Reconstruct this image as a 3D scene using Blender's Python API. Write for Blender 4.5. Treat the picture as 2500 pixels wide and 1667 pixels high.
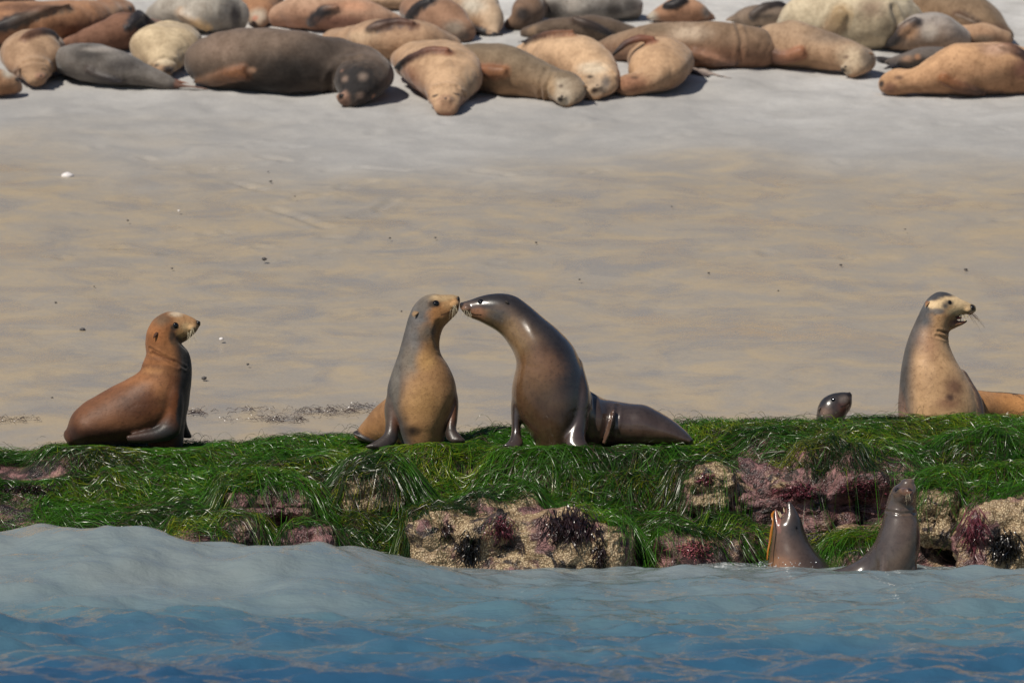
import bpy, bmesh, math, random
import numpy as np
from mathutils import Vector, Matrix
from mathutils.kdtree import KDTree
from mathutils.bvhtree import BVHTree

random.seed(7)
rng = np.random.default_rng(7)
scene = bpy.context.scene
for o in list(bpy.data.objects):
    bpy.data.objects.remove(o, do_unlink=True)
COL = scene.collection

# ------------------------------------------------------------------ camera
W, H = 2500.0, 1667.0
FPX = 15200.0                       # focal length in photo pixels
CAM = np.array([0.0, 0.0, 3.0])
PITCH = math.atan(618.5 / FPX)      # camera looks slightly down
cam = bpy.data.cameras.new("camera")
camo = bpy.data.objects.new("camera", cam)
COL.objects.link(camo)
camo.location = CAM
camo.rotation_euler = (math.pi / 2 - PITCH, 0, 0)
cam.sensor_width = 36.0
cam.lens = FPX / W * 36.0
cam.clip_start = 0.5
cam.clip_end = 3000
cam.dof.use_dof = True
cam.dof.focus_distance = 40.2
cam.dof.aperture_fstop = 3.4
cam.dof.aperture_blades = 0
scene.camera = camo

# ------------------------------------------------------------------ light
SUN = np.array([-0.44, -0.50, 0.75]); SUN /= np.linalg.norm(SUN)
world = bpy.data.worlds.new("World")
scene.world = world
world.use_nodes = True
wn = world.node_tree.nodes
wl = world.node_tree.links
for n in list(wn):
    wn.remove(n)
sky = wn.new("ShaderNodeTexSky")
sky.sky_type = 'NISHITA'
sky.sun_disc = False
sky.sun_elevation = math.asin(SUN[2])
sky.sun_rotation = math.atan2(SUN[0], SUN[1])
sky.air_density = 1.0
sky.dust_density = 0.6
sky.ozone_density = 1.5
bg = wn.new("ShaderNodeBackground")
bg.inputs["Strength"].default_value = 0.070
out = wn.new("ShaderNodeOutputWorld")
wl.new(sky.outputs[0], bg.inputs[0])
wl.new(bg.outputs[0], out.inputs[0])

sun = bpy.data.lights.new("sun", 'SUN')
sun.energy = 4.6
sun.angle = math.radians(0.53)
sun.color = (1.0, 0.93, 0.82)
suno = bpy.data.objects.new("sun", sun)
COL.objects.link(suno)
suno.location = (-20, -10, 25)
suno.rotation_euler = Vector(SUN).to_track_quat('Z', 'Y').to_euler()

scene.view_settings.view_transform = 'Standard'
scene.view_settings.look = 'None'
scene.view_settings.gamma = 1.0
scene.view_settings.use_curve_mapping = False
scene.view_settings.exposure = -0.15
scene.render.engine = 'CYCLES'

# ------------------------------------------------------------------ helpers
FWD = np.array([0, math.cos(PITCH), -math.sin(PITCH)])
UPV = np.array([0, math.sin(PITCH), math.cos(PITCH)])
RGT = np.array([1.0, 0, 0])

def ray(px, py):
    return FWD * FPX + RGT * (px - W / 2) + UPV * (H / 2 - py)

def P(px, py, depth):
    """photo pixel -> world point standing at distance `depth` along y"""
    d = ray(px, py)
    return CAM + d * (depth / d[1])

def project(pts):
    v = pts - CAM
    w = v @ FWD
    return W / 2 + FPX * (v @ RGT) / w, H / 2 - FPX * (v @ UPV) / w

BEACH_Y0, BEACH_Z0, BEACH_S = 41.5, 0.60, 0.1915
def beach_z(y):
    return BEACH_Z0 + BEACH_S * (y - BEACH_Y0)

def on_beach(px, py):
    d = ray(px, py)
    # CAM + d t : z = beach_z(y)
    t = (BEACH_Z0 - BEACH_S * BEACH_Y0 - CAM[2]) / (d[2] - BEACH_S * d[1])
    return CAM + d * t

def srgb(r, g, b):
    f = lambda c: ((c / 255.0 + 0.055) / 1.055) ** 2.4 if c > 10 else c / 255.0 / 12.92
    return np.array([f(r), f(g), f(b)])

def _hash(ix, iy, iz, seed):
    h = (ix.astype(np.int64) * 374761393 + iy.astype(np.int64) * 668265263
         + iz.astype(np.int64) * 2147483647 + seed * 1274126177) & 0xffffffff
    h = ((h ^ (h >> 13)) * 1274126177) & 0xffffffff
    h = h ^ (h >> 16)
    return (h & 0xffff) / 65535.0

def noise(x, y, z=None, seed=0):
    """value noise, -1..1"""
    x = np.asarray(x, float); y = np.asarray(y, float)
    z = np.zeros_like(x) if z is None else np.asarray(z, float)
    ix, iy, iz = np.floor(x), np.floor(y), np.floor(z)
    fx, fy, fz = x - ix, y - iy, z - iz
    ux, uy, uz = [f * f * f * (f * (f * 6 - 15) + 10) for f in (fx, fy, fz)]
    r = 0
    for dx in (0, 1):
        for dy in (0, 1):
            for dz in (0, 1):
                w = (ux if dx else 1 - ux) * (uy if dy else 1 - uy) * (uz if dz else 1 - uz)
                r = r + w * _hash(ix + dx, iy + dy, iz + dz, seed)
    return r * 2 - 1

def fbm(x, y, z=None, seed=0, octaves=4, gain=0.5):
    a, r, f = 1.0, 0.0, 1.0
    for i in range(octaves):
        r = r + a * noise(np.asarray(x) * f, np.asarray(y) * f, None if z is None else np.asarray(z) * f, seed + i * 17)
        a *= gain; f *= 2.03
    return r

def sstep(a, b, x):
    t = np.clip((x - a) / (b - a), 0, 1)
    return t * t * (3 - 2 * t)

def mesh_obj(name, verts, faces, mat=None, parent=None, smooth=True):
    me = bpy.data.meshes.new(name)
    me.from_pydata([tuple(v) for v in verts], [], [tuple(f) for f in faces])
    me.update()
    if smooth:
        me.polygons.foreach_set("use_smooth", [True] * len(me.polygons))
    if mat is not None:
        me.materials.append(mat)
    o = bpy.data.objects.new(name, me)
    COL.objects.link(o)
    if parent is not None:
        o.parent = parent
    return o

def big_mesh(name, verts, quads, mat, smooth=True):
    """fast path for numpy quads"""
    me = bpy.data.meshes.new(name)
    nv, nf = len(verts), len(quads)
    me.vertices.add(nv)
    me.vertices.foreach_set("co", np.asarray(verts, np.float32).ravel())
    me.loops.add(nf * 4)
    me.loops.foreach_set("vertex_index", np.asarray(quads, np.int32).ravel())
    me.polygons.add(nf)
    me.polygons.foreach_set("loop_start", np.arange(0, nf * 4, 4, dtype=np.int32))
    me.polygons.foreach_set("loop_total", np.full(nf, 4, np.int32))
    me.update(calc_edges=True)
    me.validate()
    if smooth:
        me.polygons.foreach_set("use_smooth", np.ones(len(me.polygons), bool))
    me.materials.append(mat)
    o = bpy.data.objects.new(name, me)
    COL.objects.link(o)
    return o

def set_color(me, cols, name="col"):
    a = me.attributes.new(name, 'FLOAT_COLOR', 'POINT')
    c = np.ones((len(cols), 4), np.float32)
    c[:, :3] = cols
    a.data.foreach_set("color", c.ravel())

def set_float(me, vals, name):
    a = me.attributes.new(name, 'FLOAT', 'POINT')
    a.data.foreach_set("value", np.asarray(vals, np.float32).ravel())

def tag(o, label=None, cat=None, group=None, kind=None):
    if label: o["label"] = label
    if cat: o["category"] = cat
    if group: o["group"] = group
    if kind: o["kind"] = kind
    return o

def empty(name, loc):
    o = bpy.data.objects.new(name, None)
    o.empty_display_size = 0.1
    o.location = tuple(loc)
    COL.objects.link(o)
    return o

def adopt(child, root):
    """parent without moving the child"""
    child.parent = root
    child.matrix_parent_inverse = Matrix.Translation(-Vector(root.location))

def grid_quads(nx, ny):
    i = np.arange(nx * ny).reshape(ny, nx)
    return np.stack([i[:-1, :-1], i[:-1, 1:], i[1:, 1:], i[1:, :-1]], -1).reshape(-1, 4)

# node helpers
class NT:
    def __init__(self, name):
        self.m = bpy.data.materials.new(name)
        self.m.use_nodes = True
        self.t = self.m.node_tree
        for n in list(self.t.nodes):
            self.t.nodes.remove(n)
        self.o = self.t.nodes.new("ShaderNodeOutputMaterial")
    def n(self, typ, **kw):
        nd = self.t.nodes.new("ShaderNode" + typ)
        for k, v in kw.items():
            if k.startswith("i_"):
                key = k[2:].replace("_", " ")
                nd.inputs[int(key) if key.isdigit() else key].default_value = v
            else:
                setattr(nd, k, v)
        return nd
    def l(self, a, b):
        self.t.links.new(a, b)
    def noise(self, vec, scale, detail=4, rough=0.55, dist=0.0):
        nd = self.n("TexNoise", i_Scale=scale, i_Detail=detail, i_Roughness=rough, i_Distortion=dist)
        self.l(vec, nd.inputs["Vector"])
        return nd.outputs[0]
    def ramp(self, fac, stops):
        nd = self.n("ValToRGB")
        cr = nd.color_ramp
        while len(cr.elements) > 1:
            cr.elements.remove(cr.elements[-1])
        for i, (p, c) in enumerate(stops):
            e = cr.elements[0] if i == 0 else cr.elements.new(p)
            e.position = p
            c = (c, c, c) if np.isscalar(c) else c
            e.color = (c[0], c[1], c[2], 1)
        self.l(fac, nd.inputs[0])
        return nd.outputs[0]
    def mix(self, fac, a, b, mode='MIX'):
        nd = self.n("Mix", data_type='RGBA', blend_type=mode)
        for sock, v in ((nd.inputs[0], fac), (nd.inputs[6], a), (nd.inputs[7], b)):
            if hasattr(v, "is_output"):
                self.l(v, sock)
            elif np.isscalar(v):
                sock.default_value = v
            else:
                sock.default_value = (v[0], v[1], v[2], 1)
        return nd.outputs[2]
    def math(self, op, a, b=0.0, c=0.0):
        nd = self.n("Math", operation=op)
        for sock, v in zip(nd.inputs, (a, b, c)):
            if hasattr(v, "is_output"):
                self.l(v, sock)
            else:
                sock.default_value = v
        return nd.outputs[0]
    def mapr(self, v, a, b, c=0.0, d=1.0, smooth=True):
        nd = self.n("MapRange")
        if smooth:
            nd.interpolation_type = 'SMOOTHSTEP'
        self.l(v, nd.inputs[0])
        for i, x in zip((1, 2, 3, 4), (a, b, c, d)):
            nd.inputs[i].default_value = x
        return nd.outputs[0]
    def bump(self, height, strength, dist, normal=None):
        nd = self.n("Bump")
        nd.inputs["Strength"].default_value = strength
        nd.inputs["Distance"].default_value = dist
        self.l(height, nd.inputs["Height"])
        if normal is not None:
            self.l(normal, nd.inputs["Normal"])
        return nd.outputs[0]
    def finish(self, **kw):
        p = self.n("BsdfPrincipled")
        for k, v in kw.items():
            key = k.replace("_", " ")
            s = p.inputs[key]
            if hasattr(v, "is_output"):
                self.l(v, s)
            elif np.isscalar(v):
                s.default_value = v
            else:
                s.default_value = (v[0], v[1], v[2], 1)
        self.l(p.outputs[0], self.o.inputs[0])
        return self.m

# ------------------------------------------------------------------ materials
def mat_sand():
    t = NT("sand")
    geo = t.n("NewGeometry")
    pos = geo.outputs["Position"]
    sep = t.n("SeparateXYZ"); t.l(pos, sep.inputs[0])
    big = t.noise(pos, 0.35, 3)
    med = t.noise(pos, 1.6, 5, 0.6)
    fine = t.noise(pos, 60, 3, 0.7)
    # the swash line: how far up the beach the last waves reached
    yy = t.math('ADD', sep.outputs[1], t.math('MULTIPLY', t.math('SUBTRACT', big, 0.5), 5.0))
    yy = t.math('ADD', yy, t.math('MULTIPLY', t.math('SUBTRACT', med, 0.5), 0.7))
    yy = t.math('ADD', yy, t.math('MULTIPLY', sep.outputs[0], 0.10))
    damp = t.mapr(yy, 50.6, 57.5)          # 0 wet .. 1 dry
    wet = t.mapr(yy, 49.2, 52.2, 1.0, 0.0)  # thin film of water
    mp = t.n("Mapping"); mp.inputs["Scale"].default_value = (0.8, 1.0, 1.0); mp.inputs["Rotation"].default_value = (0, 0, 0.6)
    t.l(pos, mp.inputs["Vector"])
    streak = t.noise(mp.outputs[0], 2.6, 5, 0.62, 0.6)
    streak2 = t.noise(mp.outputs[0], 8.0, 4, 0.6, 0.8)
    wetcol = t.mix(t.mapr(streak, 0.34, 0.70), srgb(153, 145, 134), srgb(170, 154, 129))  # golden and grey streaks paint in the reflections of bluff and sky
    wetcol = t.mix(t.mapr(streak2, 0.5, 0.75, 0.0, 0.35), wetcol, srgb(140, 134, 128))
    drycol = t.mix(t.mapr(med, 0.3, 0.7), srgb(174, 172, 169), srgb(203, 201, 198))
    dampcol = t.mix(t.mapr(streak, 0.3, 0.7), srgb(149, 147, 145), srgb(163, 160, 156))
    c = t.mix(damp, dampcol, drycol)
    c = t.mix(wet, c, wetcol)
    c = t.mix(t.mapr(fine, 0.3, 0.75, 0.0, 0.16), c, srgb(90, 80, 70))
    film = t.mapr(t.noise(mp.outputs[0], 1.5, 5, 0.6, 0.7), 0.45, 0.62)
    rough = t.math('SUBTRACT', 0.95, t.math('MULTIPLY', wet, t.math('ADD', 0.40, t.math('MULTIPLY', film, 0.42))))
    hgt = t.math('ADD', t.math('MULTIPLY', t.noise(pos, 9, 4, 0.6), t.math('ADD', 0.12, damp)), t.math('MULTIPLY', fine, 0.05))
    hgt = t.math('ADD', hgt, t.math('MULTIPLY', streak2, 0.15))
    b = t.bump(hgt, 0.55, 0.035)
    return t.finish(Base_Color=c, Roughness=rough, Normal=b, Specular_IOR_Level=0.45)

def mat_bluff():
    t = NT("sandstone")
    geo = t.n("NewGeometry"); pos = geo.outputs["Position"]
    mp = t.n("Mapping"); mp.inputs["Scale"].default_value = (0.3, 0.3, 2.0); t.l(pos, mp.inputs["Vector"])
    st = t.noise(mp.outputs[0], 1.0, 6, 0.6, 0.4)
    c = t.ramp(st, [(0.25, srgb(150, 112, 66)), (0.5, srgb(206, 165, 105)), (0.75, srgb(226, 192, 138))])
    b = t.bump(t.noise(pos, 2.5, 6, 0.65), 0.9, 0.3)
    return t.finish(Base_Color=c, Roughness=0.95, Normal=b)

def mat_water():
    t = NT("sea_water")
    geo = t.n("NewGeometry"); pos = geo.outputs["Position"]
    at = t.n("Attribute", attribute_name="silt")
    n1 = t.noise(pos, 1.3, 4, 0.6, 0.5)
    f = t.math('ADD', at.outputs["Fac"], t.math('MULTIPLY', t.math('SUBTRACT', n1, 0.5), 0.35))
    c = t.ramp(f, [(0.0, (0.022, 0.075, 0.150)), (0.28, (0.032, 0.100, 0.170)), (0.60, (0.085, 0.160, 0.195)), (1.0, (0.190, 0.225, 0.230))])
    fo = t.n("Attribute", attribute_name="foam")
    lace = t.noise(pos, 14, 5, 0.65, 1.2)
    fm = t.math('MULTIPLY', fo.outputs["Fac"], t.mapr(lace, 0.50, 0.66, 0.0, 0.75))
    c = t.mix(fm, c, (0.62, 0.63, 0.62))
    mp = t.n("Mapping"); mp.inputs["Scale"].default_value = (0.55, 1.0, 1.0); t.l(pos, mp.inputs["Vector"])
    h = t.math('ADD', t.noise(mp.outputs[0], 9, 4, 0.6, 0.4), t.math('MULTIPLY', t.noise(mp.outputs[0], 28, 3, 0.6), 0.35))
    b = t.bump(h, 0.6, 0.030)
    return t.finish(Base_Color=c, Roughness=t.math('ADD', 0.04, t.math('MULTIPLY', fm, 0.6)), IOR=1.333, Normal=b, Specular_IOR_Level=0.5)

def mat_rock(name, kind):
    t = NT(name)
    geo = t.n("NewGeometry"); pos = geo.outputs["Position"]
    vor = t.n("TexVoronoi", i_Scale=75.0); t.l(pos, vor.inputs["Vector"])
    cell = vor.outputs["Distance"]
    a = t.noise(pos, 3.2, 5, 0.6, 0.4)
    a2 = t.noise(pos, 9.0, 5, 0.65, 0.5)
    big = t.noise(pos, 2.0, 3, 0.5)
    barn = t.mix(t.mapr(cell, 0.15, 0.65), srgb(205, 184, 148), srgb(120, 98, 70))
    barn = t.mix(t.mapr(a2, 0.42, 0.7), barn, srgb(150, 126, 96))
    pink = t.mix(t.mapr(a2, 0.35, 0.62), srgb(146, 106, 103), srgb(74, 50, 50))
    dark = t.mix(t.mapr(a2, 0.4, 0.6), srgb(58, 44, 40), srgb(26, 20, 18))
    lo, hi = {"barnacle": (0.51, 0.59), "coralline": (0.32, 0.44), "reef": (0.36, 0.52)}[kind]
    c = t.mix(t.mapr(a, lo, hi), barn, pink)
    dlo, dhi = {"barnacle": (0.53, 0.60), "coralline": (0.49, 0.58), "reef": (0.44, 0.58)}[kind]
    c = t.mix(t.mapr(t.noise(pos, 5.5, 5, 0.62, 0.8), dlo, dhi), c, dark)
    h = t.math('ADD', t.math('MULTIPLY', t.math('SUBTRACT', 1.0, cell), 0.30), t.math('MULTIPLY', a2, 1.0))
    b = t.bump(h, 1.0, 0.022)
    r = t.mapr(a2, 0.3, 0.7, 0.75, 0.30)
    return t.finish(Base_Color=c, Roughness=r, Normal=b)

def mat_attr(name, rough=0.5, spec=0.5, transl=0.0, bump_scale=0, bump_d=0.001, coat=0.0):
    t = NT(name)
    at = t.n("Attribute", attribute_name="col")
    kw = dict(Base_Color=at.outputs["Color"], Roughness=rough, Specular_IOR_Level=spec)
    if coat:
        kw["Coat_Weight"] = coat; kw["Coat_Roughness"] = 0.1
    if bump_scale:
        geo = t.n("NewGeometry")
        kw["Normal"] = t.bump(t.noise(geo.outputs["Position"], bump_scale, 3), 0.6, bump_d)
    m = t.finish(**kw)
    if transl:
        p = [n for n in t.t.nodes if n.type == 'BSDF_PRINCIPLED'][0]
        tr = t.n("BsdfTranslucent"); t.l(at.outputs["Color"], tr.inputs[0])
        ms = t.n("MixShader", i_0=transl)
        t.l(p.outputs[0], ms.inputs[1]); t.l(tr.outputs[0], ms.inputs[2]); t.l(ms.outputs[0], t.o.inputs[0])
    return m

def mat_fur():
    t = NT("fur")
    at = t.n("Attribute", attribute_name="col")
    wt = t.n("Attribute", attribute_name="wet")
    tc = t.n("TexCoord")
    pos = tc.outputs["Object"]
    m1 = t.noise(pos, 7, 5, 0.65, 0.3)
    m2 = t.noise(pos, 42, 4, 0.7)
    m3 = t.noise(pos, 210, 2, 0.6)
    c = t.mix(t.mapr(m1, 0.36, 0.66, 0.0, 0.58), at.outputs["Color"], t.mix(1.0, at.outputs["Color"], (0.50, 0.46, 0.43), 'MULTIPLY'))
    c = t.mix(t.mapr(m2, 0.48, 0.72, 0.0, 0.55), c, t.mix(1.0, c, (0.45, 0.42, 0.40), 'MULTIPLY'))
    # pale hairs show where the coat is dry
    dry = t.math('SUBTRACT', 1.0, wt.outputs["Fac"])
    c = t.mix(t.math('MULTIPLY', t.mapr(m3, 0.50, 0.75, 0.0, 0.50), dry), c, t.mix(1.0, c, (1.7, 1.65, 1.6), 'MULTIPLY'))
    r = t.math('SUBTRACT', 0.82, t.math('MULTIPLY', wt.outputs["Fac"], 0.62))
    r = t.math('ADD', r, t.math('MULTIPLY', t.math('SUBTRACT', m2, 0.5), 0.16))
    h = t.math('ADD', t.math('MULTIPLY', m3, t.math('ADD', 0.006, t.math('MULTIPLY', dry, 0.30))), t.math('MULTIPLY', m2, t.math('ADD', 0.08, t.math('MULTIPLY', dry, 0.75))))
    b = t.bump(h, 0.7, 0.007)
    return t.finish(Base_Color=c, Roughness=r, Normal=b, Specular_IOR_Level=t.math('ADD', 0.10, t.math('MULTIPLY', wt.outputs["Fac"], 0.42)),
                    Coat_Weight=t.math('MULTIPLY', t.mapr(wt.outputs["Fac"], 0.6, 1.0), 0.55), Coat_Roughness=0.20, Sheen_Weight=t.math('MULTIPLY', dry, 0.22), Sheen_Roughness=0.4)

def mat_plain(name, col, rough, **kw):
    t = NT(name)
    geo = t.n("NewGeometry")
    n = t.noise(geo.outputs["Position"], 60, 3)
    c = t.mix(t.mapr(n, 0.3, 0.7, 0.0, 0.5), col, np.array(col) * 0.55)
    return t.finish(Base_Color=c, Roughness=rough, **kw)

M = dict(sand=mat_sand(), bluff=mat_bluff(), water=mat_water(), fur=mat_fur(),
         barnacle=mat_rock("barnacle_rock", "barnacle"), coralline=mat_rock("coralline_rock", "coralline"), reef=mat_rock("reef_rock", "reef"),
         grass=mat_attr("surfgrass", 0.30, 0.45, 0.18), weed=mat_attr("red_algae", 0.28, 0.5),
         eye=mat_plain("eye", (0.006, 0.005, 0.005), 0.06), nose=mat_plain("nose", (0.012, 0.010, 0.010), 0.35),
         whisker=mat_plain("whisker", srgb(205, 190, 160), 0.5), dwhisker=mat_plain("dark_whisker", srgb(80, 62, 50), 0.5),
         tooth=mat_plain("tooth", srgb(225, 205, 165), 0.3), mouth=mat_plain("mouth_lining", srgb(150, 70, 62), 0.35),
         kelp=mat_plain("kelp", srgb(176, 108, 32), 0.25), shell=mat_plain("shell", srgb(235, 228, 225), 0.5),
         pebble=mat_plain("pebble", srgb(70, 66, 66), 0.5), drop=mat_plain("spray", srgb(225, 232, 236), 0.1))

# ------------------------------------------------------------------ ground, bluff
def axis_graded(lo, hi, step, far, growth=1.35):
    a = list(np.arange(lo, hi + 1e-6, step))
    s = step
    x = hi
    while x < far[1]:
        s *= growth; x += s; a.append(x)
    s = step; x = lo
    while x > far[0]:
        s *= growth; x -= s; a.insert(0, x)
    return np.array(a)

def ground_z(x, y):
    # beach face, flattening to a berm behind the animals; sea bed seaward
    z = beach_z(y)
    z = np.where(y > 61, beach_z(61) + (y - 61) * 0.06, z)
    z = np.where(y < 41.5, BEACH_Z0 - (41.5 - y) * 0.42, z)
    z = np.maximum(z, -2.2)
    z = z + 0.030 * fbm(x * 0.5, y * 0.5, seed=3, octaves=3) * sstep(42, 44, y)
    dry = sstep(50.5, 53.5, y)
    z = z + dry * 0.020 * fbm(x * 2.1, y * 1.6, seed=9, octaves=4)
    return z

gx = axis_graded(-5.2, 5.2, 0.032, (-400, 400), 1.3)
gy = axis_graded(41.4, 60.0, 0.05, (-40, 500), 1.3)
X, Y = np.meshgrid(gx, gy)
Z = ground_z(X, Y)
# drag trails and prints left by animals hauling out
def groove(pxs, wid, dep):
    global Z
    pts = [on_beach(*p) for p in pxs]
    for a, b in zip(pts[:-1], pts[1:]):
        ab = b[:2] - a[:2]
        sel = (X > min(a[0], b[0]) - 0.4) & (X < max(a[0], b[0]) + 0.4) & (Y > min(a[1], b[1]) - 0.4) & (Y < max(a[1], b[1]) + 0.4)
        xs, ys = X[sel], Y[sel]
        t = np.clip(((xs - a[0]) * ab[0] + (ys - a[1]) * ab[1]) / (ab @ ab), 0, 1)
        d = np.hypot(xs - a[0] - t * ab[0], ys - a[1] - t * ab[1]) / wid
        Z[sel] += dep * (-np.exp(-d ** 2) + 0.5 * np.exp(-((d - 1.7) ** 2) * 2))
gr = np.random.default_rng(12)
for pl in ([(765, 466), (835, 452), (905, 437)], [(574, 443), (606, 452), (640, 458)], [(664, 501), (730, 522), (797, 549)], [(797, 410), (880, 404), (985, 412)], [(720, 480), (790, 470), (860, 455)],
           [(480, 420), (560, 408), (640, 400)], [(1160, 410), (1240, 425), (1310, 420)], [(640, 380), (700, 392), (760, 385)], [(860, 520), (930, 500), (960, 480)]):
    groove(pl, 0.05, 0.014)
for k in range(60):
    x0, y0 = gr.uniform(100, 2450), gr.uniform(290, 640) if k < 44 else gr.uniform(240, 330)
    L = gr.uniform(6, 34)
    groove([(x0, y0), (x0 + L, y0 + gr.normal(0, 4))], gr.uniform(0.03, 0.06), gr.uniform(0.005, 0.014))
sand = big_mesh("sand_beach", np.stack([X, Y, Z], -1).reshape(-1, 3), grid_quads(len(gx), len(gy)), M["sand"])
tag(sand, kind="structure")

# sandstone bluff behind the beach, above the frame
bx = np.linspace(-120, 120, 300)
bt = np.linspace(0, 1, 50)
X, T = np.meshgrid(bx, bt)
base = 70 + 3.5 * fbm(X * 0.05, T * 0 + 2.0, seed=21, octaves=4)
hh = 6.5 + 1.5 * fbm(X * 0.06, T * 0 + 7, seed=22, octaves=4)
zz = 4.6 + hh * sstep(0, 0.75, T) * 1.0
yy = base + T * 3.2 + np.maximum(T - 0.7, 0) * 150 + 0.6 * fbm(X * 0.5, T * 9, seed=23, octaves=5)
zz = zz + 0.35 * fbm(X * 0.4, T * 6, seed=25, octaves=4)
zz[0, :] = 3.5
bl = big_mesh("sandstone_bluff", np.stack([X, yy, zz], -1).reshape(-1, 3), grid_quads(300, 50), M["bluff"])
tag(bl, kind="structure")

# ------------------------------------------------------------------ water
def crest_height(x):
    xp = np.array([-60, -4.2, -3.08, -2.87, -2.6, -2.4, -2.3, -2.2, -2.12, -1.95, -1.75, -1.57, -1.29, -1.1, -0.86, -0.6, -0.35, 0, 0.6, 1.2, 2.2, 3.2, 60])
    hp = np.array([0.25, 0.29, 0.315, 0.35, 0.372, 0.36, 0.375, 0.34, 0.30, 0.262, 0.242, 0.242, 0.262, 0.25, 0.20, 0.145, 0.09, 0.045, 0.05, 0.075, 0.05, 0.06, 0.05])
    return np.interp(x, xp, hp)

def smooth1(f, x, d=0.06):
    return sum(f(x + k * d) for k in (-2, -1, 0, 1, 2)) / 5

wave_set = []
wr = np.random.default_rng(3)
for i in range(90):
    lam = 0.095 * (11.0 ** wr.random())
    th = math.pi / 2 + wr.normal(0, 0.55)
    amp = 0.0030 * lam * (0.6 + 0.8 * wr.random()) * (1.35 + 0.65 * (lam > 0.35))
    wave_set.append((2 * math.pi / lam, th, amp, wr.random() * 6.28))

def water_z(x, y):
    yc = 37.45 + 0.12 * np.sin(x * 0.7) - 0.10 * (x > 0) * x * 0.3
    d = y - yc
    hgt = smooth1(crest_height, x)
    prof = np.where(d < 0, np.exp(-(d / 1.15) ** 2), np.exp(-(d / 0.55) ** 2))
    z = hgt * prof * (1 + 0.16 * fbm(x * 1.7, y * 2.2, seed=47, octaves=3))
    calm = 1.25 - 0.40 * sstep(33.0, 37.4, y)
    # domain warp so that no wave train reads as a sine
    wx = x + 0.10 * fbm(x * 0.6, y * 0.6, seed=31, octaves=2)
    wy = y + 0.10 * fbm(x * 0.6, y * 0.6, seed=37, octaves=2)
    c = 0
    for k, th, a, ph in wave_set:
        c = c + a * np.sin(k * (wx * math.cos(th) + wy * math.sin(th)) + ph)
    c = c + 0.030 * fbm(x * 0.9, y * 1.9, seed=41, octaves=3)
    near = np.exp(-((np.abs(x) / 14) ** 4)) * np.exp(-(((y - 33) / 14) ** 4))
    return z + c * calm * (0.25 + 0.75 * near)

wx = axis_graded(-4.2, 4.2, 0.024, (-300, 300), 1.25)
wy = axis_graded(29.5, 40.2, 0.026, (-600, 41.0), 1.25)
X, Y = np.meshgrid(wx, wy)
Z = water_z(X, Y)
wat = big_mesh("sea_water", np.stack([X, Y, Z], -1).reshape(-1, 3), grid_quads(len(wx), len(wy)), M["water"])
silt = sstep(30.0, 38.0, Y + 0.5 * fbm(X * 0.6, Y * 0.9, seed=46, octaves=3)) * 0.74 + 0.30 * sstep(37.0, 38.6, Y)
silt = silt + 0.22 * sstep(0.08, 0.3, smooth1(crest_height, X)) * np.exp(-((Y - 37.0) / 1.2) ** 2) + 0.10 * fbm(X * 0.5, Y * 1.0, seed=44, octaves=3)
set_float(wat.data, np.clip(silt + 0.10, 0, 1).ravel(), "silt")
foam = sstep(38.35, 38.95, Y + 0.25 * fbm(X * 1.1, Y * 1.1, seed=49, octaves=3)) * sstep(-0.6, 0.2, X) * np.exp(-(np.maximum(np.abs(X) - 4, 0)) ** 2)
set_float(wat.data, foam.ravel(), "foam")
tag(wat, kind="structure")

# ------------------------------------------------------------------ reef
RX = np.array([-400, 0, 160, 300, 450, 560, 640, 800, 900, 1000, 1100, 1200, 1350, 1500, 1680, 1800, 1900, 2000, 2100, 2300, 2500, 2900])
RY = np.array([1094, 1090, 1096, 1094, 1088, 1072, 1054, 1048, 1054, 1060, 1050, 1030, 1034, 1046, 1018, 1016, 1010, 1018, 1008, 1012, 1010, 1012])
YR = 41.15
def ridge_z(x):
    px = W / 2 + x / YR * FPX
    py = np.interp(px, RX, RY)
    return 3.0 - (py - 215) / FPX * YR - 0.088
def reef_front(x):
    return 39.12 + 0.10 * fbm(x * 0.8 + 5, x * 0 + 1.7, seed=51, octaves=3)
def reef_z(x, y):
    x = np.asarray(x, float); y = np.asarray(y, float)
    yf = reef_front(x)
    t = (y - yf) / (YR - yf)
    zr = smooth1(ridge_z, x, 0.05)
    tt = np.clip(t, 0, 1)
    z = zr * (1 - (1 - tt) ** 2.1)
    n = fbm(x * 1.5, y * 1.9, seed=53, octaves=4)
    z = z + 0.075 * n * sstep(0.02, 0.25, tt) * (1 - 0.75 * sstep(0.62, 0.85, tt))
    st = 0.24
    u = (z + 0.04 * noise(x * 0.9, y * 0.9, seed=57)) / st
    f = u - np.floor(u)
    zs = (np.floor(u) + sstep(0.25, 0.75, f)) * st - 0.04 * noise(x * 0.9, y * 0.9, seed=57)
    z = z + (zs - z) * 0.55 * (1 - sstep(0.55, 0.75, tt))
    z = np.where(t < 0, z - (-t) * 2.4, z)
    zb = zr - (y - YR) * 0.9           # landward side dips under the sand
    z = np.where(y > YR, zb, z)
    return z

BARE = [(1270, 1330, 262, 66), (1745, 1180, 95, 44), (1880, 1202, 160, 52), (2090, 1212, 140, 56), (1990, 1262, 160, 28),
        (2297, 1262, 46, 56), (2440, 1322, 92, 92), (900, 1190, 56, 24), (1140, 1145, 28, 12), (1265, 1246, 70, 12),
        (665, 1222, 115, 30), (590, 1285, 46, 20), (755, 1310, 66, 32), (470, 1322, 100, 14), (55, 1148, 110, 24), (20, 1230, 70, 14),
        (1720, 1350, 58, 26), (1640, 1345, 30, 36), (2090, 1372, 45, 20), (2190, 1140, 60, 9)]
def bare(px, py):
    r = np.full(px.shape, 9.0)
    for cx, cy, ax, ay in BARE:
        r = np.minimum(r, ((px - cx) / ax) ** 2 + ((py - cy) / ay) ** 2)
    return r

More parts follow.
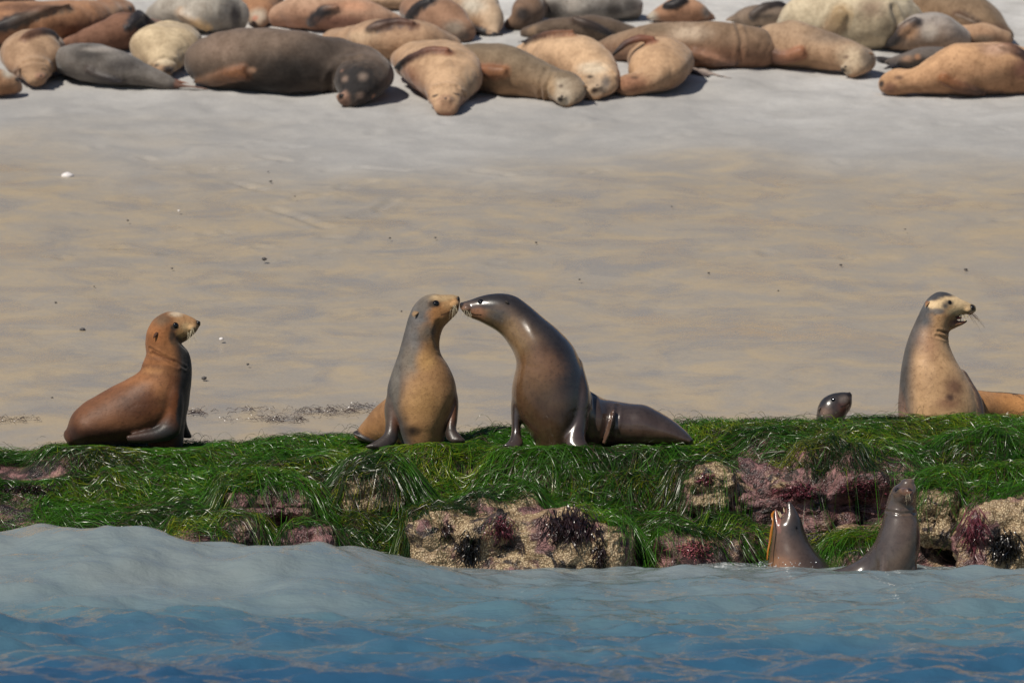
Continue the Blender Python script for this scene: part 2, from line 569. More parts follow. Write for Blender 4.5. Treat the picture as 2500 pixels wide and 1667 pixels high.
SEATS = [(P(1030, 1083, 40.32), 0.30, 0.30), (P(1345, 1093, 40.25), 0.36, 0.32), (P(1560, 1092, 40.32), 0.42, 0.30), (P(330, 1090, 40.80), 0.50, 0.30)]
def seat(x, y, z):
    """the rock is level under each animal that sits on it"""
    for c, ax, ay in SEATS:
        w = 1 - sstep(0.8, 2.4, ((x - c[0]) / ax) ** 2 + ((y - c[1]) / ay) ** 2)
        z = z + (c[2] - 0.012 + 0.02 * noise(x * 4, y * 4, seed=91) - z) * w
    return z

def reef_z2(x, y):
    """reef with hummocks of matted roots where the grass grows"""
    x = np.asarray(x, float); y = np.asarray(y, float)
    z = reef_z(x, y)
    px, py = project(np.stack([x, y, z], -1).reshape(-1, 3))
    g = sstep(0.9, 1.9, bare(px, py)).reshape(x.shape)
    wx = x + 0.10 * noise(x * 3, y * 3, seed=64); wy = y + 0.10 * noise(x * 3, y * 3, seed=65)
    hum = np.abs(fbm(wx * 1.9, wy * 2.6, seed=61, octaves=3))
    t = (y - reef_front(x)) / (YR - reef_front(x))
    flat = 1 - 0.75 * sstep(0.50, 0.72, t)
    return seat(x, y, z + g * flat * (0.100 * np.clip(hum, 0, 1) - 0.03) * sstep(0.0, 0.12, t))

rx = axis_graded(-4.6, 4.6, 0.03, (-14, 14), 1.2)
ry = np.arange(38.3, 42.4, 0.03)
X, Y = np.meshgrid(rx, ry)
Z = reef_z2(X, Y) - 0.008 + 0.012 * fbm(X * 9, Y * 9, seed=60, octaves=3)
reef = big_mesh("reef_rock", np.stack([X, Y, Z], -1).reshape(-1, 3), grid_quads(len(rx), len(ry)), M["reef"])
tag(reef, kind="structure")
HX0, HY0, HC = -4.6, 38.2, 0.02
HTOP = np.full((170, 460), -9.0)       # tops of the loose rocks, for the grass to lie on
ROCKV, ROCKF = [], []

def boulder(px0, px1, py0, py1, yfront, depth_len, mat, label, seed, name="boulder", power=3.2, rough=0.05, flat=0.0):
    """rock that fills the given pixel box at its own distance, with real depth"""
    yc = yfront + depth_len / 2
    a = P(px0, py1, yfront + 0.05); b = P(px1, py0, yfront + depth_len * 0.35)
    c = np.array([(a[0] + b[0]) / 2, yc, (a[2] + b[2]) / 2])
    r = np.array([(b[0] - a[0]) / 2, depth_len / 2, (b[2] - a[2]) / 2 + 0.02])
    bm = bmesh.new()
    bmesh.ops.create_icosphere(bm, subdivisions=6, radius=1.0)
    v = np.array([x.co for x in bm.verts])
    faces = [[x.index for x in f.verts] for f in bm.faces]
    bm.free()
    nrm = (np.abs(v) ** power).sum(1) ** (1 / power)
    v = v / nrm[:, None]
    w = v * r
    rg = 1 - 2 * np.abs(fbm(w[:, 0] * 2.6 + seed, w[:, 1] * 2.6, w[:, 2] * 3.4, seed=seed + 9, octaves=3))
    d = rough * (1.5 * fbm(w[:, 0] * 2.6 + seed, w[:, 1] * 2.6, w[:, 2] * 2.6, seed=seed, octaves=5, gain=0.55) + 0.45 * rg)
    d = d + 0.007 * noise(w[:, 0] * 45, w[:, 1] * 45, w[:, 2] * 45, seed=seed + 3)
    n = v / np.linalg.norm(v, axis=1)[:, None]
    w = w + n * d[:, None]
    w = w + n * (0.010 * fbm(w[:, 0] * 16, w[:, 1] * 16, w[:, 2] * 16, seed=seed + 21, octaves=3))[:, None]
    o = mesh_obj(name, w, faces, mat)
    o.location = c
    wv = w + c
    b0 = sum(len(q) for q in ROCKV); ROCKV.append(wv); ROCKF.extend([tuple(k + b0 for k in f) for f in faces])
    ix = ((wv[:, 0] - HX0) / HC).astype(int); iy = ((wv[:, 1] - HY0) / HC).astype(int)
    ok = (ix >= 0) & (ix < 460) & (iy >= 0) & (iy < 170)
    np.maximum.at(HTOP, (iy[ok], ix[ok]), wv[ok, 2])
    tag(o, label, "boulder", "rocks along the reef front")
    return o

boulder(1004, 1470, 1250, 1440, 38.74, 0.9, M["barnacle"], "long tan barnacle-covered boulder at the waterline below the kissing sea lions", 3, power=5.0, rough=0.055)
boulder(1390, 1545, 1285, 1440, 38.72, 0.7, M["barnacle"], "small pale barnacle boulder beside the curtain of hanging grass at the waterline", 25, power=3.2, rough=0.05)
boulder(2340, 2600, 1226, 1450, 38.42, 1.0, M["barnacle"], "large pale boulder with hanging dark seaweed at the right edge of the reef", 36, power=2.8, rough=0.07)
boulder(2225, 2355, 1192, 1340, 38.92, 0.7, M["barnacle"], "blocky beige barnacled rock just right of the upright wet sea lion's head", 47, power=4.0, rough=0.045)
boulder(1650, 1800, 1150, 1260, 39.28, 0.8, M["barnacle"], "rounded barnacle and pink algae rock left of the purple ledge", 58, power=3.0, rough=0.07)
boulder(1755, 2240, 1166, 1300, 39.32, 0.8, M["coralline"], "long jagged purple pink ledge behind the two wet sea lions", 69, power=4.5, rough=0.10)
boulder(1575, 1880, 1318, 1440, 38.93, 0.6, M["coralline"], "low dark wet rock with pink algae at the waterline left of the barking sea lion", 91, power=3.6, rough=0.07)
boulder(2010, 2170, 1345, 1440, 38.98, 0.5, M["coralline"], "dark reddish rock at the waterline between the two wet sea lions", 95, power=3.2, rough=0.06)
boulder(525, 800, 1196, 1275, 39.33, 0.8, M["coralline"], "flat pinkish grey ledge among the grass left of centre", 102, power=4.5, rough=0.045)
boulder(670, 840, 1288, 1400, 38.90, 0.6, M["coralline"], "rough pinkish rock under the yellow green grass left of centre by the water", 113, power=3.6, rough=0.07)
boulder(525, 650, 1264, 1340, 39.00, 0.5, M["reef"], "smooth grey purple rock below the flat pinkish ledge", 124, power=2.8, rough=0.035)
boulder(370, 580, 1314, 1400, 38.85, 0.6, M["reef"], "low brown rock just above the left wave crest", 135, power=3.6, rough=0.05)
boulder(830, 975, 1168, 1240, 39.53, 0.6, M["barnacle"], "pale barnacle patch of rock showing through grass below the left kissing sea lion", 146, power=3.6, rough=0.05)

# ------------------------------------------------------------------ surfgrass
PRESS = [(P(1560, 1092, 40.32), 0.52, 0.34), (P(1330, 1092, 40.27), 0.46, 0.38), (P(1020, 1083, 40.32), 0.40, 0.36), (P(330, 1085, 40.78), 0.58, 0.36)]
def press(x, y):
    p = 0
    for c, ax, ay in PRESS:
        p = np.maximum(p, 1 - sstep(0.55, 1.15, ((x - c[0]) / ax) ** 2 + ((y - c[1]) / ay) ** 2))
    return p

def surf(x, y):
    z = reef_z2(x, y)
    ix = np.clip(((x - HX0) / HC).astype(int), 0, 459); iy = np.clip(((y - HY0) / HC).astype(int), 0, 169)
    return np.maximum(z, HTOP[iy, ix])

def ribbons(name, path, width, cols, mat, up=None):
    """path: (N,K,3) strand centre lines -> ribbon mesh; width (N,K); cols (N,K,3)"""
    N, K, _ = path.shape
    tan = np.gradient(path, axis=1)
    tan /= np.linalg.norm(tan, axis=2, keepdims=True) + 1e-9
    ref = np.zeros_like(tan); ref[..., 2] = 1.0; ref[..., 1] = -0.6
    tw = rng.normal(0, 0.4, (N, 1, 3)) + rng.normal(0, 0.85, (N, K, 3))
    side = np.cross(tan, ref + tw)
    side /= np.linalg.norm(side, axis=2, keepdims=True) + 1e-9
    L = path - side * width[..., None] * 0.5
    R = path + side * width[..., None] * 0.5
    V = np.stack([L, R], 2).reshape(-1, 3)
    base = (np.arange(N) * K * 2)[:, None] + np.arange(K - 1)[None, :] * 2
    Q = np.stack([base, base + 1, base + 3, base + 2], -1).reshape(-1, 4)
    o = big_mesh(name, V, Q, mat)
    C = np.repeat(cols[:, :, None, :], 2, 2).reshape(-1, 3)
    set_color(o.data, np.clip(C, 0, 1))
    return o

def grow_grass():
    NC = 2600
    cx = rng.uniform(-4.2, 4.2, NC)
    t = rng.uniform(-0.02, 1.10, NC) ** 0.95
    cx, t = cx, np.nan_to_num(t)
    cy = reef_front(cx) + t * (YR - reef_front(cx))
    pts = np.stack([cx, cy, surf(cx, cy)], -1)
    px, py = project(pts)
    keep = (bare(px, py) > 1.0)
    cx, cy, t = cx[keep], cy[keep], t[keep]
    NC = len(cx)
    # combed by the surge: mostly sideways, in swirls, hanging seaward over ledges
    fl = fbm(cx * 0.75, cy * 1.5, seed=71, octaves=2)
    ang = np.where(fl > -0.05, 0.0, math.pi) + fl * 1.1
    down = np.clip(1.1 - t * 1.25, 0.1, 1)
    dx, dy = np.cos(ang) * (1.0 - 0.45 * down), np.sin(ang) * 0.5 - down * 0.34
    ang = np.arctan2(dy, dx) + rng.normal(0, 0.55, NC)
    clen = rng.uniform(0.24, 0.62, NC) * (1 - 0.25 * t)
    ctone = np.clip(0.5 + 0.85 * fbm(cx * 1.9, cy * 2.8, seed=79, octaves=3) + rng.normal(0, 0.25, NC), 0, 1)
    cyel = np.clip(fbm(cx * 3.2, cy * 3.6, seed=75, octaves=2) * 1.1 + rng.normal(0, 0.25, NC), -1, 1)
    NB = 44
    idx = np.repeat(np.arange(NC), NB)
    N = len(idx)
    rad = 0.095
    x = cx[idx] + rng.normal(0, rad, N)
    y = cy[idx] + rng.normal(0, rad * 0.7, N)
    th = ang[idx] + rng.normal(0, 0.34, N)
    L = clen[idx] * rng.uniform(0.6, 1.25, N)
    K = 8
    ds = L / (K - 1)
    lift = rng.uniform(0.008, 0.055, N) * (0.7 + 0.6 * ctone[idx])
    peak = rng.uniform(0.15, 0.45, N)
    path = np.zeros((N, K, 3))
    z = surf(x, y)
    turn = rng.normal(0, 0.10, N) + (0.26 * noise(cx * 2.2, cy * 2.2, seed=78))[idx]
    base_off = rng.uniform(0.0, 0.028, N)
    prev = z
    for k in range(K):
        s = k / (K - 1)
        prof = np.where(s < peak, sstep(0, 1, s / peak), 1 - sstep(0, 1, (s - peak) / (1 - peak)))
        zz = surf(x, y) + 0.004 + (base_off * min(1, s * 4) + lift * prof) * (1 - 0.80 * press(x, y))
        if k > 0:
            zz = np.maximum(zz, prev - ds * 1.15)
        zz = np.maximum(zz, 0.0 + 0.01 * rng.random(N))
        path[:, k] = np.stack([x, y, zz], -1)
        prev = zz
        x = x + np.cos(th) * ds
        y = y + np.sin(th) * ds
        th = th + turn + rng.normal(0, 0.05, N)
    pxa, pya = project(path.reshape(-1, 3))
    inb = (bare(pxa, pya) < 1.0).reshape(N, K)
    keep = (inb[:, :5].sum(1) < 1) & (inb.sum(1) < 3) & (path[:, 0, 2] > 0.015)
    path, idx, ct, L = path[keep], idx[keep], ctone[idx][keep], L[keep]
    cy_ = cyel[idx]
    N = len(path)
    s = np.linspace(0, 1, K)[None, :, None]
    g1 = srgb(7, 22, 5); g2 = srgb(60, 110, 16); ye = srgb(168, 172, 34); br = srgb(74, 58, 46)
    v = (0.12 + 0.88 * ct * rng.uniform(0.4, 1.25, N))[:, None, None]  # dark blades paint in shaded gaps, bright ones the lit clumps
    col = g1 * (1 - v) + g2 * v
    root = np.clip((cy_[:, None, None] - 0.05) * 1.7, 0, 1) * (1 - np.clip(s * 2.4, 0, 1))
    col = col * (1 - root) + ye * root
    dead = (rng.random(N) < 0.13)[:, None, None]
    col = np.where(dead, br * rng.uniform(0.4, 1.3, N)[:, None, None], col * np.ones((N, K, 1)))
    wd = rng.uniform(0.0020, 0.0038, N)[:, None] * np.array([0.8, 1, 1, 1, 1, 0.9, 0.7, 0.25])[None, :]
    o = ribbons("surfgrass", path, wd, col, M["grass"])
    tag(o, "dense wet green surfgrass draped over the whole reef", "grass", kind="stuff")
    # a few loose strands that curl up above the ridge
    n = 420
    x = rng.uniform(-4.2, 4.2, n); y = YR + rng.uniform(-0.35, 0.05, n)
    K = 8
    th = rng.choice([0, math.pi], n) + rng.normal(0, 0.5, n)
    ht = rng.uniform(0.02, 0.085, n) * rng.choice([1, 1, 1, 1.5], n); ln = rng.uniform(0.05, 0.18, n)
    path = np.zeros((n, K, 3))
    for k in range(K):
        s = k / (K - 1)
        path[:, k, 0] = x + np.cos(th) * ln * s
        path[:, k, 1] = y + np.sin(th) * ln * s * 0.5
        path[:, k, 2] = surf(x, y) + 0.03 + ht * np.sin(s * math.pi * rng.uniform(0.75, 0.8)) * 1.0
    col = np.ones((n, K, 3)) * (srgb(62, 70, 26) * rng.uniform(0.4, 1.2, (n, 1)))[:, None, :]
    o = ribbons("loose_surfgrass", path, np.full((n, K), 0.0024), col, M["grass"])
    tag(o, "thin loose grass strands curling up from the top of the reef", "grass", kind="stuff")
grow_grass()

ROCK_BVH = BVHTree.FromPolygons([tuple(v) for q in ROCKV for v in q], ROCKF)
def seaweed_tuft(px, py, depth, wpx, hpx, n, label, col, seed, name="seaweed_tuft", bushy=False):
    r = np.random.default_rng(seed)
    K = 6
    c = P(px, py, depth)
    paths = []
    for i in range(n):
        a, q = r.uniform(0, 6.28), math.sqrt(r.random()) * (0.75 + 0.35 * math.sin(3 * i))
        x, y = px + math.cos(a) * q * wpx * 0.5, py + math.sin(a) * q * hpx * 0.5
        L = r.uniform(0.2, 0.6) * hpx
        dx = r.normal(0, 0.6 if bushy else 0.42)
        out_ = r.uniform(0.004, 0.03)
        pts = []
        for k in range(K):
            u = k / (K - 1)
            xx = x + dx * L * u + r.normal(0, 1.2)
            yy = y + L * u * (0.35 if bushy else 1.0) + r.normal(0, 1.0)
            d = ray(xx, yy); d = d / np.linalg.norm(d)
            loc, nor, _, _ = ROCK_BVH.ray_cast(Vector(CAM), Vector(d), 60)
            if loc is None or abs(loc.y - depth) > 0.45:
                p = P(xx, yy, (pts[-1][1] if pts else depth))
            else:
                p = np.array(loc)
            if pts and abs(p[1] - pts[-1][1]) > 0.08: p = P(xx, yy, pts[-1][1])
            pts.append(p)
        pts = np.array(pts)
        pts[:, 1] -= out_ * np.sin(np.linspace(0.3, 2.8, K)) + 0.004
        pts[:, 2] += 0.4 * out_ * np.sin(np.linspace(0.2, 3.0, K))
        paths.append(pts)
    path = np.array(paths)
    wd = r.uniform(0.004, 0.011, n)[:, None] * np.array([0.6, 1, 1.2, 1.1, 0.9, 0.3])[None]
    cols = np.ones((n, K, 3)) * (np.array(col) * r.uniform(0.4, 1.6, (n, 1)))[:, None, :]
    o = ribbons(name, path - c, wd * 0.8, cols, M["weed"])
    o.location = c
    tag(o, label, "seaweed", "dark seaweed on the reef rocks", kind="stuff" if n > 150 else None)

DW = srgb(38, 24, 24); PW = srgb(92, 46, 54); BK = srgb(26, 22, 20)
seaweed_tuft(1395, 1272, 38.74, 150, 85, 420, "thick dark purple algae curtain on the barnacle boulder below the kissing sea lions", DW, 1)
seaweed_tuft(1145, 1325, 38.70, 60, 75, 200, "black round clump of algae low on the tan barnacle boulder", BK, 2)
seaweed_tuft(1090, 1292, 38.70, 40, 50, 70, "small star-shaped dark algae sprig on the upper left of the tan barnacle boulder", DW, 3)
seaweed_tuft(1225, 1285, 38.70, 80, 60, 120, "thin brownish algae fringe in the middle of the barnacle rocks", PW, 4)
seaweed_tuft(1465, 1350, 38.78, 30, 70, 70, "narrow dark algae strip next to the small pale boulder", DW, 5)
seaweed_tuft(2450, 1322, 38.38, 90, 80, 240, "shiny black brown seaweed hanging on the large boulder at the right edge", BK, 6)
seaweed_tuft(2378, 1275, 38.42, 50, 110, 140, "reddish purple algae down the left side of the right edge boulder", PW, 7)
seaweed_tuft(70, 1195, 39.60, 170, 34, 300, "dark maroon seaweed bed at the far left of the reef", DW, 8, bushy=True)
seaweed_tuft(1700, 1340, 38.92, 90, 50, 200, "pinkish fluffy algae on the low wet rock left of the barking sea lion", srgb(140, 78, 84), 9, bushy=True)
seaweed_tuft(1950, 1200, 39.28, 120, 50, 260, "maroon algae on the purple ledge above the barking sea lion", PW, 10, bushy=True)
seaweed_tuft(2110, 1195, 39.28, 110, 60, 240, "dark red algae on the purple ledge beside the upright wet sea lion", PW, 11, bushy=True)
seaweed_tuft(1725, 1170, 39.28, 50, 40, 90, "small dark red algae patch on the rounded rock left of the ledge", PW, 12, bushy=True)

# wrack: dark plant scraps washed up behind the reef
def wrack(px, py, wpx, n, label, seed):
    r = np.random.default_rng(seed)
    n = int(n * 0.6)
    g = on_beach(px, py)
    K = 5
    x = g[0] + r.normal(0, 0.35, n) * wpx / 360; y = g[1] + r.normal(0, 0.05, n)
    th = r.choice([0, math.pi], n) + r.normal(0, 0.5, n); L = r.uniform(0.03, 0.10, n)
    path = np.zeros((n, K, 3))
    for k in range(K):
        q = k / (K - 1)
        path[:, k, 0] = x + np.cos(th) * L * q; path[:, k, 1] = y + np.sin(th) * L * q
        path[:, k, 2] = beach_z(path[:, k, 1]) + 0.012 + 0.025 * r.random(n) * math.sin(q * 3.1)
    cols = np.ones((n, K, 3)) * (srgb(62, 48, 46) * r.uniform(0.5, 1.4, (n, 1)))[:, None, :]
    o = ribbons("seaweed_wrack", path - g, np.full((n, K), 0.0035), cols, M["weed"])
    o.location = g
    tag(o, label, "seaweed", "dark wrack on the sand behind the reef", kind="stuff")
wrack(478, 1010, 50, 60, "short dark wrack patch just right of the brown sea lion", 1)
wrack(800, 1008, 150, 150, "long dark wrack line left of the kissing pair", 2)
wrack(690, 1028, 160, 120, "dark wrack streak nearest the grass between the brown sea lion and the pair", 3)
wrack(610, 1005, 60, 30, "faint wrack scraps midway between the brown sea lion and the pair", 4)
wrack(45, 1030, 100, 60, "dark wrack scraps on the sand left of the brown sea lion", 5)
wrack(870, 998, 60, 40, "small wrack clump touching the left kissing sea lion's hind body", 6)

# ------------------------------------------------------------------ sea lions
def resample(arr, n):
    """arr (S,D) -> (n,D) Catmull-Rom with chord-length tangents"""
    arr = np.asarray(arr, float)
    S = len(arr)
    c = arr[:, :3]
    d = np.linalg.norm(np.diff(c, axis=0), axis=1) + 1e-4
    u = np.concatenate([[0], np.cumsum(d)])
    m = np.zeros_like(arr)
    for i in range(S):
        if i == 0: m[i] = (arr[1] - arr[0]) / d[0]
        elif i == S - 1: m[i] = (arr[-1] - arr[-2]) / d[-1]
        else:
            a, b = (arr[i] - arr[i - 1]) / d[i - 1], (arr[i + 1] - arr[i]) / d[i]
            m[i] = (a * d[i] + b * d[i - 1]) / (d[i] + d[i - 1])
    q = np.linspace(0, u[-1], n)
    j = np.clip(np.searchsorted(u, q, side='right') - 1, 0, S - 2)
    h = d[j]; t = ((q - u[j]) / h)[:, None]; h = h[:, None]
    return ((2 * t**3 - 3 * t**2 + 1) * arr[j] + (t**3 - 2 * t**2 + t) * h * m[j]
            + (-2 * t**3 + 3 * t**2) * arr[j + 1] + (t**3 - t**2) * h * m[j + 1])

class Body:
    def __init__(self):
        self.v, self.f, self.c, self.w = [], [], [], []
    def loft(self, st, nseg=56, per=8, split=(0.0, 1.0)):
        """st rows: centre(3) halfA(3) halfB(3) colA(3) colB(3) wet(1)"""
        R = resample(st, max(8, (len(st) - 1) * per + 1))
        # rounded end caps
        def cap(r0, r1):
            t = r0[:3] - r1[:3]; t = t / (np.linalg.norm(t) + 1e-9)
            rad = min(np.linalg.norm(r0[3:6]), np.linalg.norm(r0[6:9]))
            out_ = []
            for a in (0.45, 0.8):
                r = r0.copy(); k = math.sqrt(1 - a * a)
                r[:3] += t * rad * a * 0.8; r[3:9] *= k
                out_.append(r)
            return out_
        R = np.array(cap(R[0], R[1])[::-1] + list(R) + cap(R[-1], R[-2]))
        b0 = len(self.v)
        n = len(R)
        for r in R:
            for k in range(nseg):
                th = 2 * math.pi * k / nseg
                ca, sb = math.cos(th), math.sin(th)
                self.v.append(r[:3] + r[3:6] * ca + r[6:9] * sb)
                q = 0.5 + 0.5 * ca
                q = float(sstep(split[0], split[1], q))
                self.c.append(r[9:12] * q + r[12:15] * (1 - q))
                self.w.append(r[15])
        for i in range(n - 1):
            for k in range(nseg):
                a = b0 + i * nseg + k; b = b0 + i * nseg + (k + 1) % nseg
                self.f.append((a, b, b + nseg, a + nseg))
        for i, flip in ((0, True), (n - 1, False)):
            ring = [b0 + i * nseg + k for k in range(nseg)]
            self.f.append(tuple(ring[::-1] if flip else ring))
    def pairs(self, rows, depth, cols, wet=0.5, per=8, split=(0.0, 1.0)):
        """rows: (x1,y1,x2,y2,w[,dY]) dorsal and ventral outline points + half thickness, all photo px"""
        pts = []
        for r in rows:
            dy = r[5] if len(r) > 5 else 0.0
            a, b = P(r[0], r[1], depth + dy), P(r[2], r[3], depth + dy)
            pts.append(((a + b) / 2, (a - b) / 2, r[4] * depth / FPX))
        C = np.array([p[0] for p in pts])
        T = np.gradient(C, axis=0)
        st = []
        for i, (c, a, w) in enumerate(pts):
            t = T[i] / np.linalg.norm(T[i])
            b = np.cross(t, a); b /= np.linalg.norm(b) + 1e-9
            if b[1] < 0: b = -b
            if abs(b[1]) < 0.3: b = np.array([0, 1.0, 0])
            ca, cb = cols(i, len(pts)) if callable(cols) else cols
            wt = wet(i, len(pts)) if callable(wet) else wet
            st.append(np.concatenate([c, a, b * w, ca, cb, [wt]]))
        self.loft(st, per=per, split=split)
    def blob(self, x, y, dy, r, depth, col, wet, sx=1.0, sz=1.0):
        s = depth / FPX
        c = P(x, y, depth + dy)
        st = []
        for q, k in ((-0.8, 0.55), (-0.4, 0.9), (0, 1.0), (0.4, 0.9), (0.8, 0.55)):
            st.append(np.concatenate([c + np.array([0, q * r * s, 0]), [0, 0, r * s * k * sz], [r * s * k * sx, 0, 0], col, col, [wet]]))
        self.loft(st, nseg=24, per=2)
    def raw_bvh(self):
        return BVHTree.FromPolygons([tuple(v) for v in self.v], self.f)
    def drape(self, pts, colA, colB, wet, thick=0.02, bvh=None):
        """flipper lying on the animal: pts (x,y,halfwidth px) over the existing surface"""
        bvh = bvh or self.raw_bvh()
        st = []
        last = None
        hits = []
        for (x, y, hw) in pts:
            d = ray(x, y); d = d / np.linalg.norm(d)
            loc, nor, _, dist = bvh.ray_cast(Vector(CAM), Vector(d), 200)
            if loc is None:
                if last is None:
                    continue
                loc = Vector(P(x, y, last.y)); nor = Vector((0, -0.7, 0.7))
            last = loc
            hits.append((np.array(loc), np.array(nor), hw * loc.y / FPX))
        if len(hits) < 3: return
        C = np.array([h[0] for h in hits]); T = np.gradient(C, axis=0)
        for i, (c, n, hw) in enumerate(hits):
            t = T[i] / (np.linalg.norm(T[i]) + 1e-9)
            s = np.cross(n, t); s /= np.linalg.norm(s) + 1e-9
            n2 = np.cross(t, s)
            if n2 @ n < 0: n2 = -n2
            k = min(1.0, 0.25 + 1.1 * i / (len(hits) - 1))
            col = np.array(colA) * (1 - k) + np.array(colB) * k
            st.append(np.concatenate([c + n2 * thick * 0.9, s * hw, n2 * thick * (1.2 - 0.5 * k), col, col, [wet]]))
        self.loft(st, nseg=16)
    def build(self, name, root, voxel, smooth_it, spots=(), keep=None, fill=16, dents=(), lumps=0.0):
        me = bpy.data.meshes.new("raw")
        me.from_pydata([tuple(v) for v in self.v], [], self.f)
        bm = bmesh.new(); bm.from_mesh(me)
        # each loft closed and outward facing
        bmesh.ops.recalc_face_normals(bm, faces=bm.faces)
        bm.to_mesh(me); bm.free()
        tmp = bpy.data.objects.new("raw", me); COL.objects.link(tmp)
        md = tmp.modifiers.new("r", 'REMESH'); md.mode = 'VOXEL'; md.voxel_size = voxel; md.use_smooth_shade = True
        ms = tmp.modifiers.new("s", 'SMOOTH'); ms.factor = 0.5; ms.iterations = smooth_it
        dg = bpy.context.evaluated_depsgraph_get()
        new = bpy.data.meshes.new_from_object(tmp.evaluated_get(dg))
        bpy.data.objects.remove(tmp, do_unlink=True); bpy.data.meshes.remove(me)
        new.name = name
        n = len(new.vertices)
        co = np.empty(n * 3, np.float32); new.vertices.foreach_get("co", co); co = co.reshape(-1, 3)
        # fill the creases where limbs join the trunk so the skin runs on; convex forms stay
        ne = len(new.edges); ed = np.empty(ne * 2, np.int32); new.edges.foreach_get("vertices", ed); ed = ed.reshape(-1, 2)
        deg = np.bincount(ed.ravel(), minlength=n).astype(float)[:, None]
        msk = np.ones(n)
        if keep is not None:
            kc, kr = P(*keep[:3]), keep[3]
            msk = 0.12 + 0.88 * sstep(kr * 0.8, kr * 1.3, np.linalg.norm(co - kc, axis=1))
        nr = np.empty(n * 3, np.float32)
        for it in range(fill):
            if it % 8 == 0:
                new.vertices.foreach_set("co", co.astype(np.float32).ravel()); new.update()
                new.vertex_normals.foreach_get("vector", nr); N3 = nr.reshape(-1, 3)
            av = np.zeros((n, 3))
            for k in range(3):
                av[:, k] = np.bincount(ed[:, 0], co[ed[:, 1], k], n) + np.bincount(ed[:, 1], co[ed[:, 0], k], n)
            dlt = av / deg - co
            dn = (dlt * N3).sum(1)
            wgt = np.where(dn > 0, 0.55, 0.05) * msk
            co = co + dlt * wgt[:, None]
        new.vertices.foreach_set("co", co.astype(np.float32).ravel()); new.update()
        if lumps:
            new.vertex_normals.foreach_get("vector", nr); N3 = nr.reshape(-1, 3)
            l1 = fbm(co[:, 0] * 4, co[:, 1] * 4, co[:, 2] * 4, seed=81, octaves=2)
            l2 = 1 - 2 * np.abs(noise(co[:, 0] * 7, co[:, 1] * 7, co[:, 2] * 7, seed=83))
            co = co + N3 * (lumps * (l1 - 0.45 * np.clip(l2, 0.4, 1)))[:, None]
            new.vertices.foreach_set("co", co.astype(np.float32).ravel()); new.update()
        if dents:
            bv = BVHTree.FromPolygons([tuple(v) for v in co], [tuple(p.vertices) for p in new.polygons])
            new.vertex_normals.foreach_get("vector", nr); N3 = nr.reshape(-1, 3)
            disp = np.zeros(n)
            for pts, rpx, dep in dents:
                best = np.full(n, 9.0)
                for (sx_, sy_, *_r) in line(pts, rpx, None, step=max(1.5, rpx * 0.5)):
                    d = ray(sx_, sy_); d = d / np.linalg.norm(d)
                    loc = bv.ray_cast(Vector(CAM), Vector(d), 200)[0]
                    if loc is None: continue
                    best = np.minimum(best, np.linalg.norm(co - np.array(loc), axis=1) / (rpx * loc.y / FPX))
                disp += dep * (-np.exp(-(best * 1.3) ** 2) + 0.55 * np.exp(-((best - 1.7) * 1.5) ** 2))
            co = co + N3 * disp[:, None]
            new.vertices.foreach_set("co", co.astype(np.float32).ravel()); new.update()
        kd = KDTree(len(self.v))
        for i, v in enumerate(self.v): kd.insert(tuple(v), i)
        kd.balance()
        C = np.zeros((n, 3)); Wt = np.zeros(n)
        sc = np.array(self.c); sw = np.array(self.w)
        for i in range(n):
            hs = kd.find_n(co[i], 5)
            ix = [h[1] for h in hs]; wt = np.array([1.0 / (h[2] + 0.006) for h in hs]); wt /= wt.sum()
            C[i] = wt @ sc[ix]; Wt[i] = wt @ sw[ix]
        polys = [tuple(p.vertices) for p in new.polygons]
        self.bvh = BVHTree.FromPolygons([tuple(v) for v in co], polys)
        nz = fbm(co[:, 0] * 40, co[:, 1] * 40, co[:, 2] * 40, seed=5, octaves=2)
        for sp in spots:
            x, y, rx_, ry_, col = sp[:5]
            soft = sp[5] if len(sp) > 5 else 0.5
            h = self.hit(x, y)
            if h is None: continue
            loc = h[0]; s = loc[1] / FPX
            d = co - loc
            rr = np.sqrt((d[:, 0] / (rx_ * s)) ** 2 + (d[:, 2] / (ry_ * s)) ** 2 + (d[:, 1] / (max(rx_, ry_) * 1.6 * s)) ** 2)
            wgt = 1 - sstep(1 - soft, 1 + soft * 0.6, rr + 0.12 * nz)
            C = C * (1 - wgt[:, None]) + np.array(col) * wgt[:, None]
        set_color(new, np.clip(C, 0, 1)); set_float(new, Wt, "wet")
        new.materials.clear(); new.materials.append(M["fur"])
        o = bpy.data.objects.new(name, new); COL.objects.link(o)
        adopt(o, root)
        self.obj = o
        return o
    def hit(self, x, y):
        d = ray(x, y); d = d / np.linalg.norm(d)
        loc, nor, _, _ = self.bvh.ray_cast(Vector(CAM), Vector(d), 200)
        if loc is None: return None
        return np.array(loc), np.array(nor)

def line(pts, r, col, soft=0.5, step=2.0):
    out_ = []
    for (a, b_) in zip(pts[:-1], pts[1:]):
        n = max(2, int(math.hypot(b_[0] - a[0], b_[1] - a[1]) / step))
        for k in range(n):
            q = k / n
            out_.append((a[0] + (b_[0] - a[0]) * q, a[1] + (b_[1] - a[1]) * q, r, r, col, soft))
    return out_

def ellipsoid(name, c, r, mat, root, nrm=None):
    bm = bmesh.new()
    bmesh.ops.create_uvsphere(bm, u_segments=16, v_segments=10, radius=1)
    me = bpy.data.meshes.new(name)
    bm.to_mesh(me); bm.free()
    me.polygons.foreach_set("use_smooth", [True] * len(me.polygons))
    me.materials.append(mat)
    o = bpy.data.objects.new(name, me); COL.objects.link(o)
    o.location = Vector(c) - root.location
    o.scale = r
    if nrm is not None:
        o.rotation_euler = Vector(nrm).to_track_quat('Z', 'Y').to_euler()
    o.parent = root
    return o

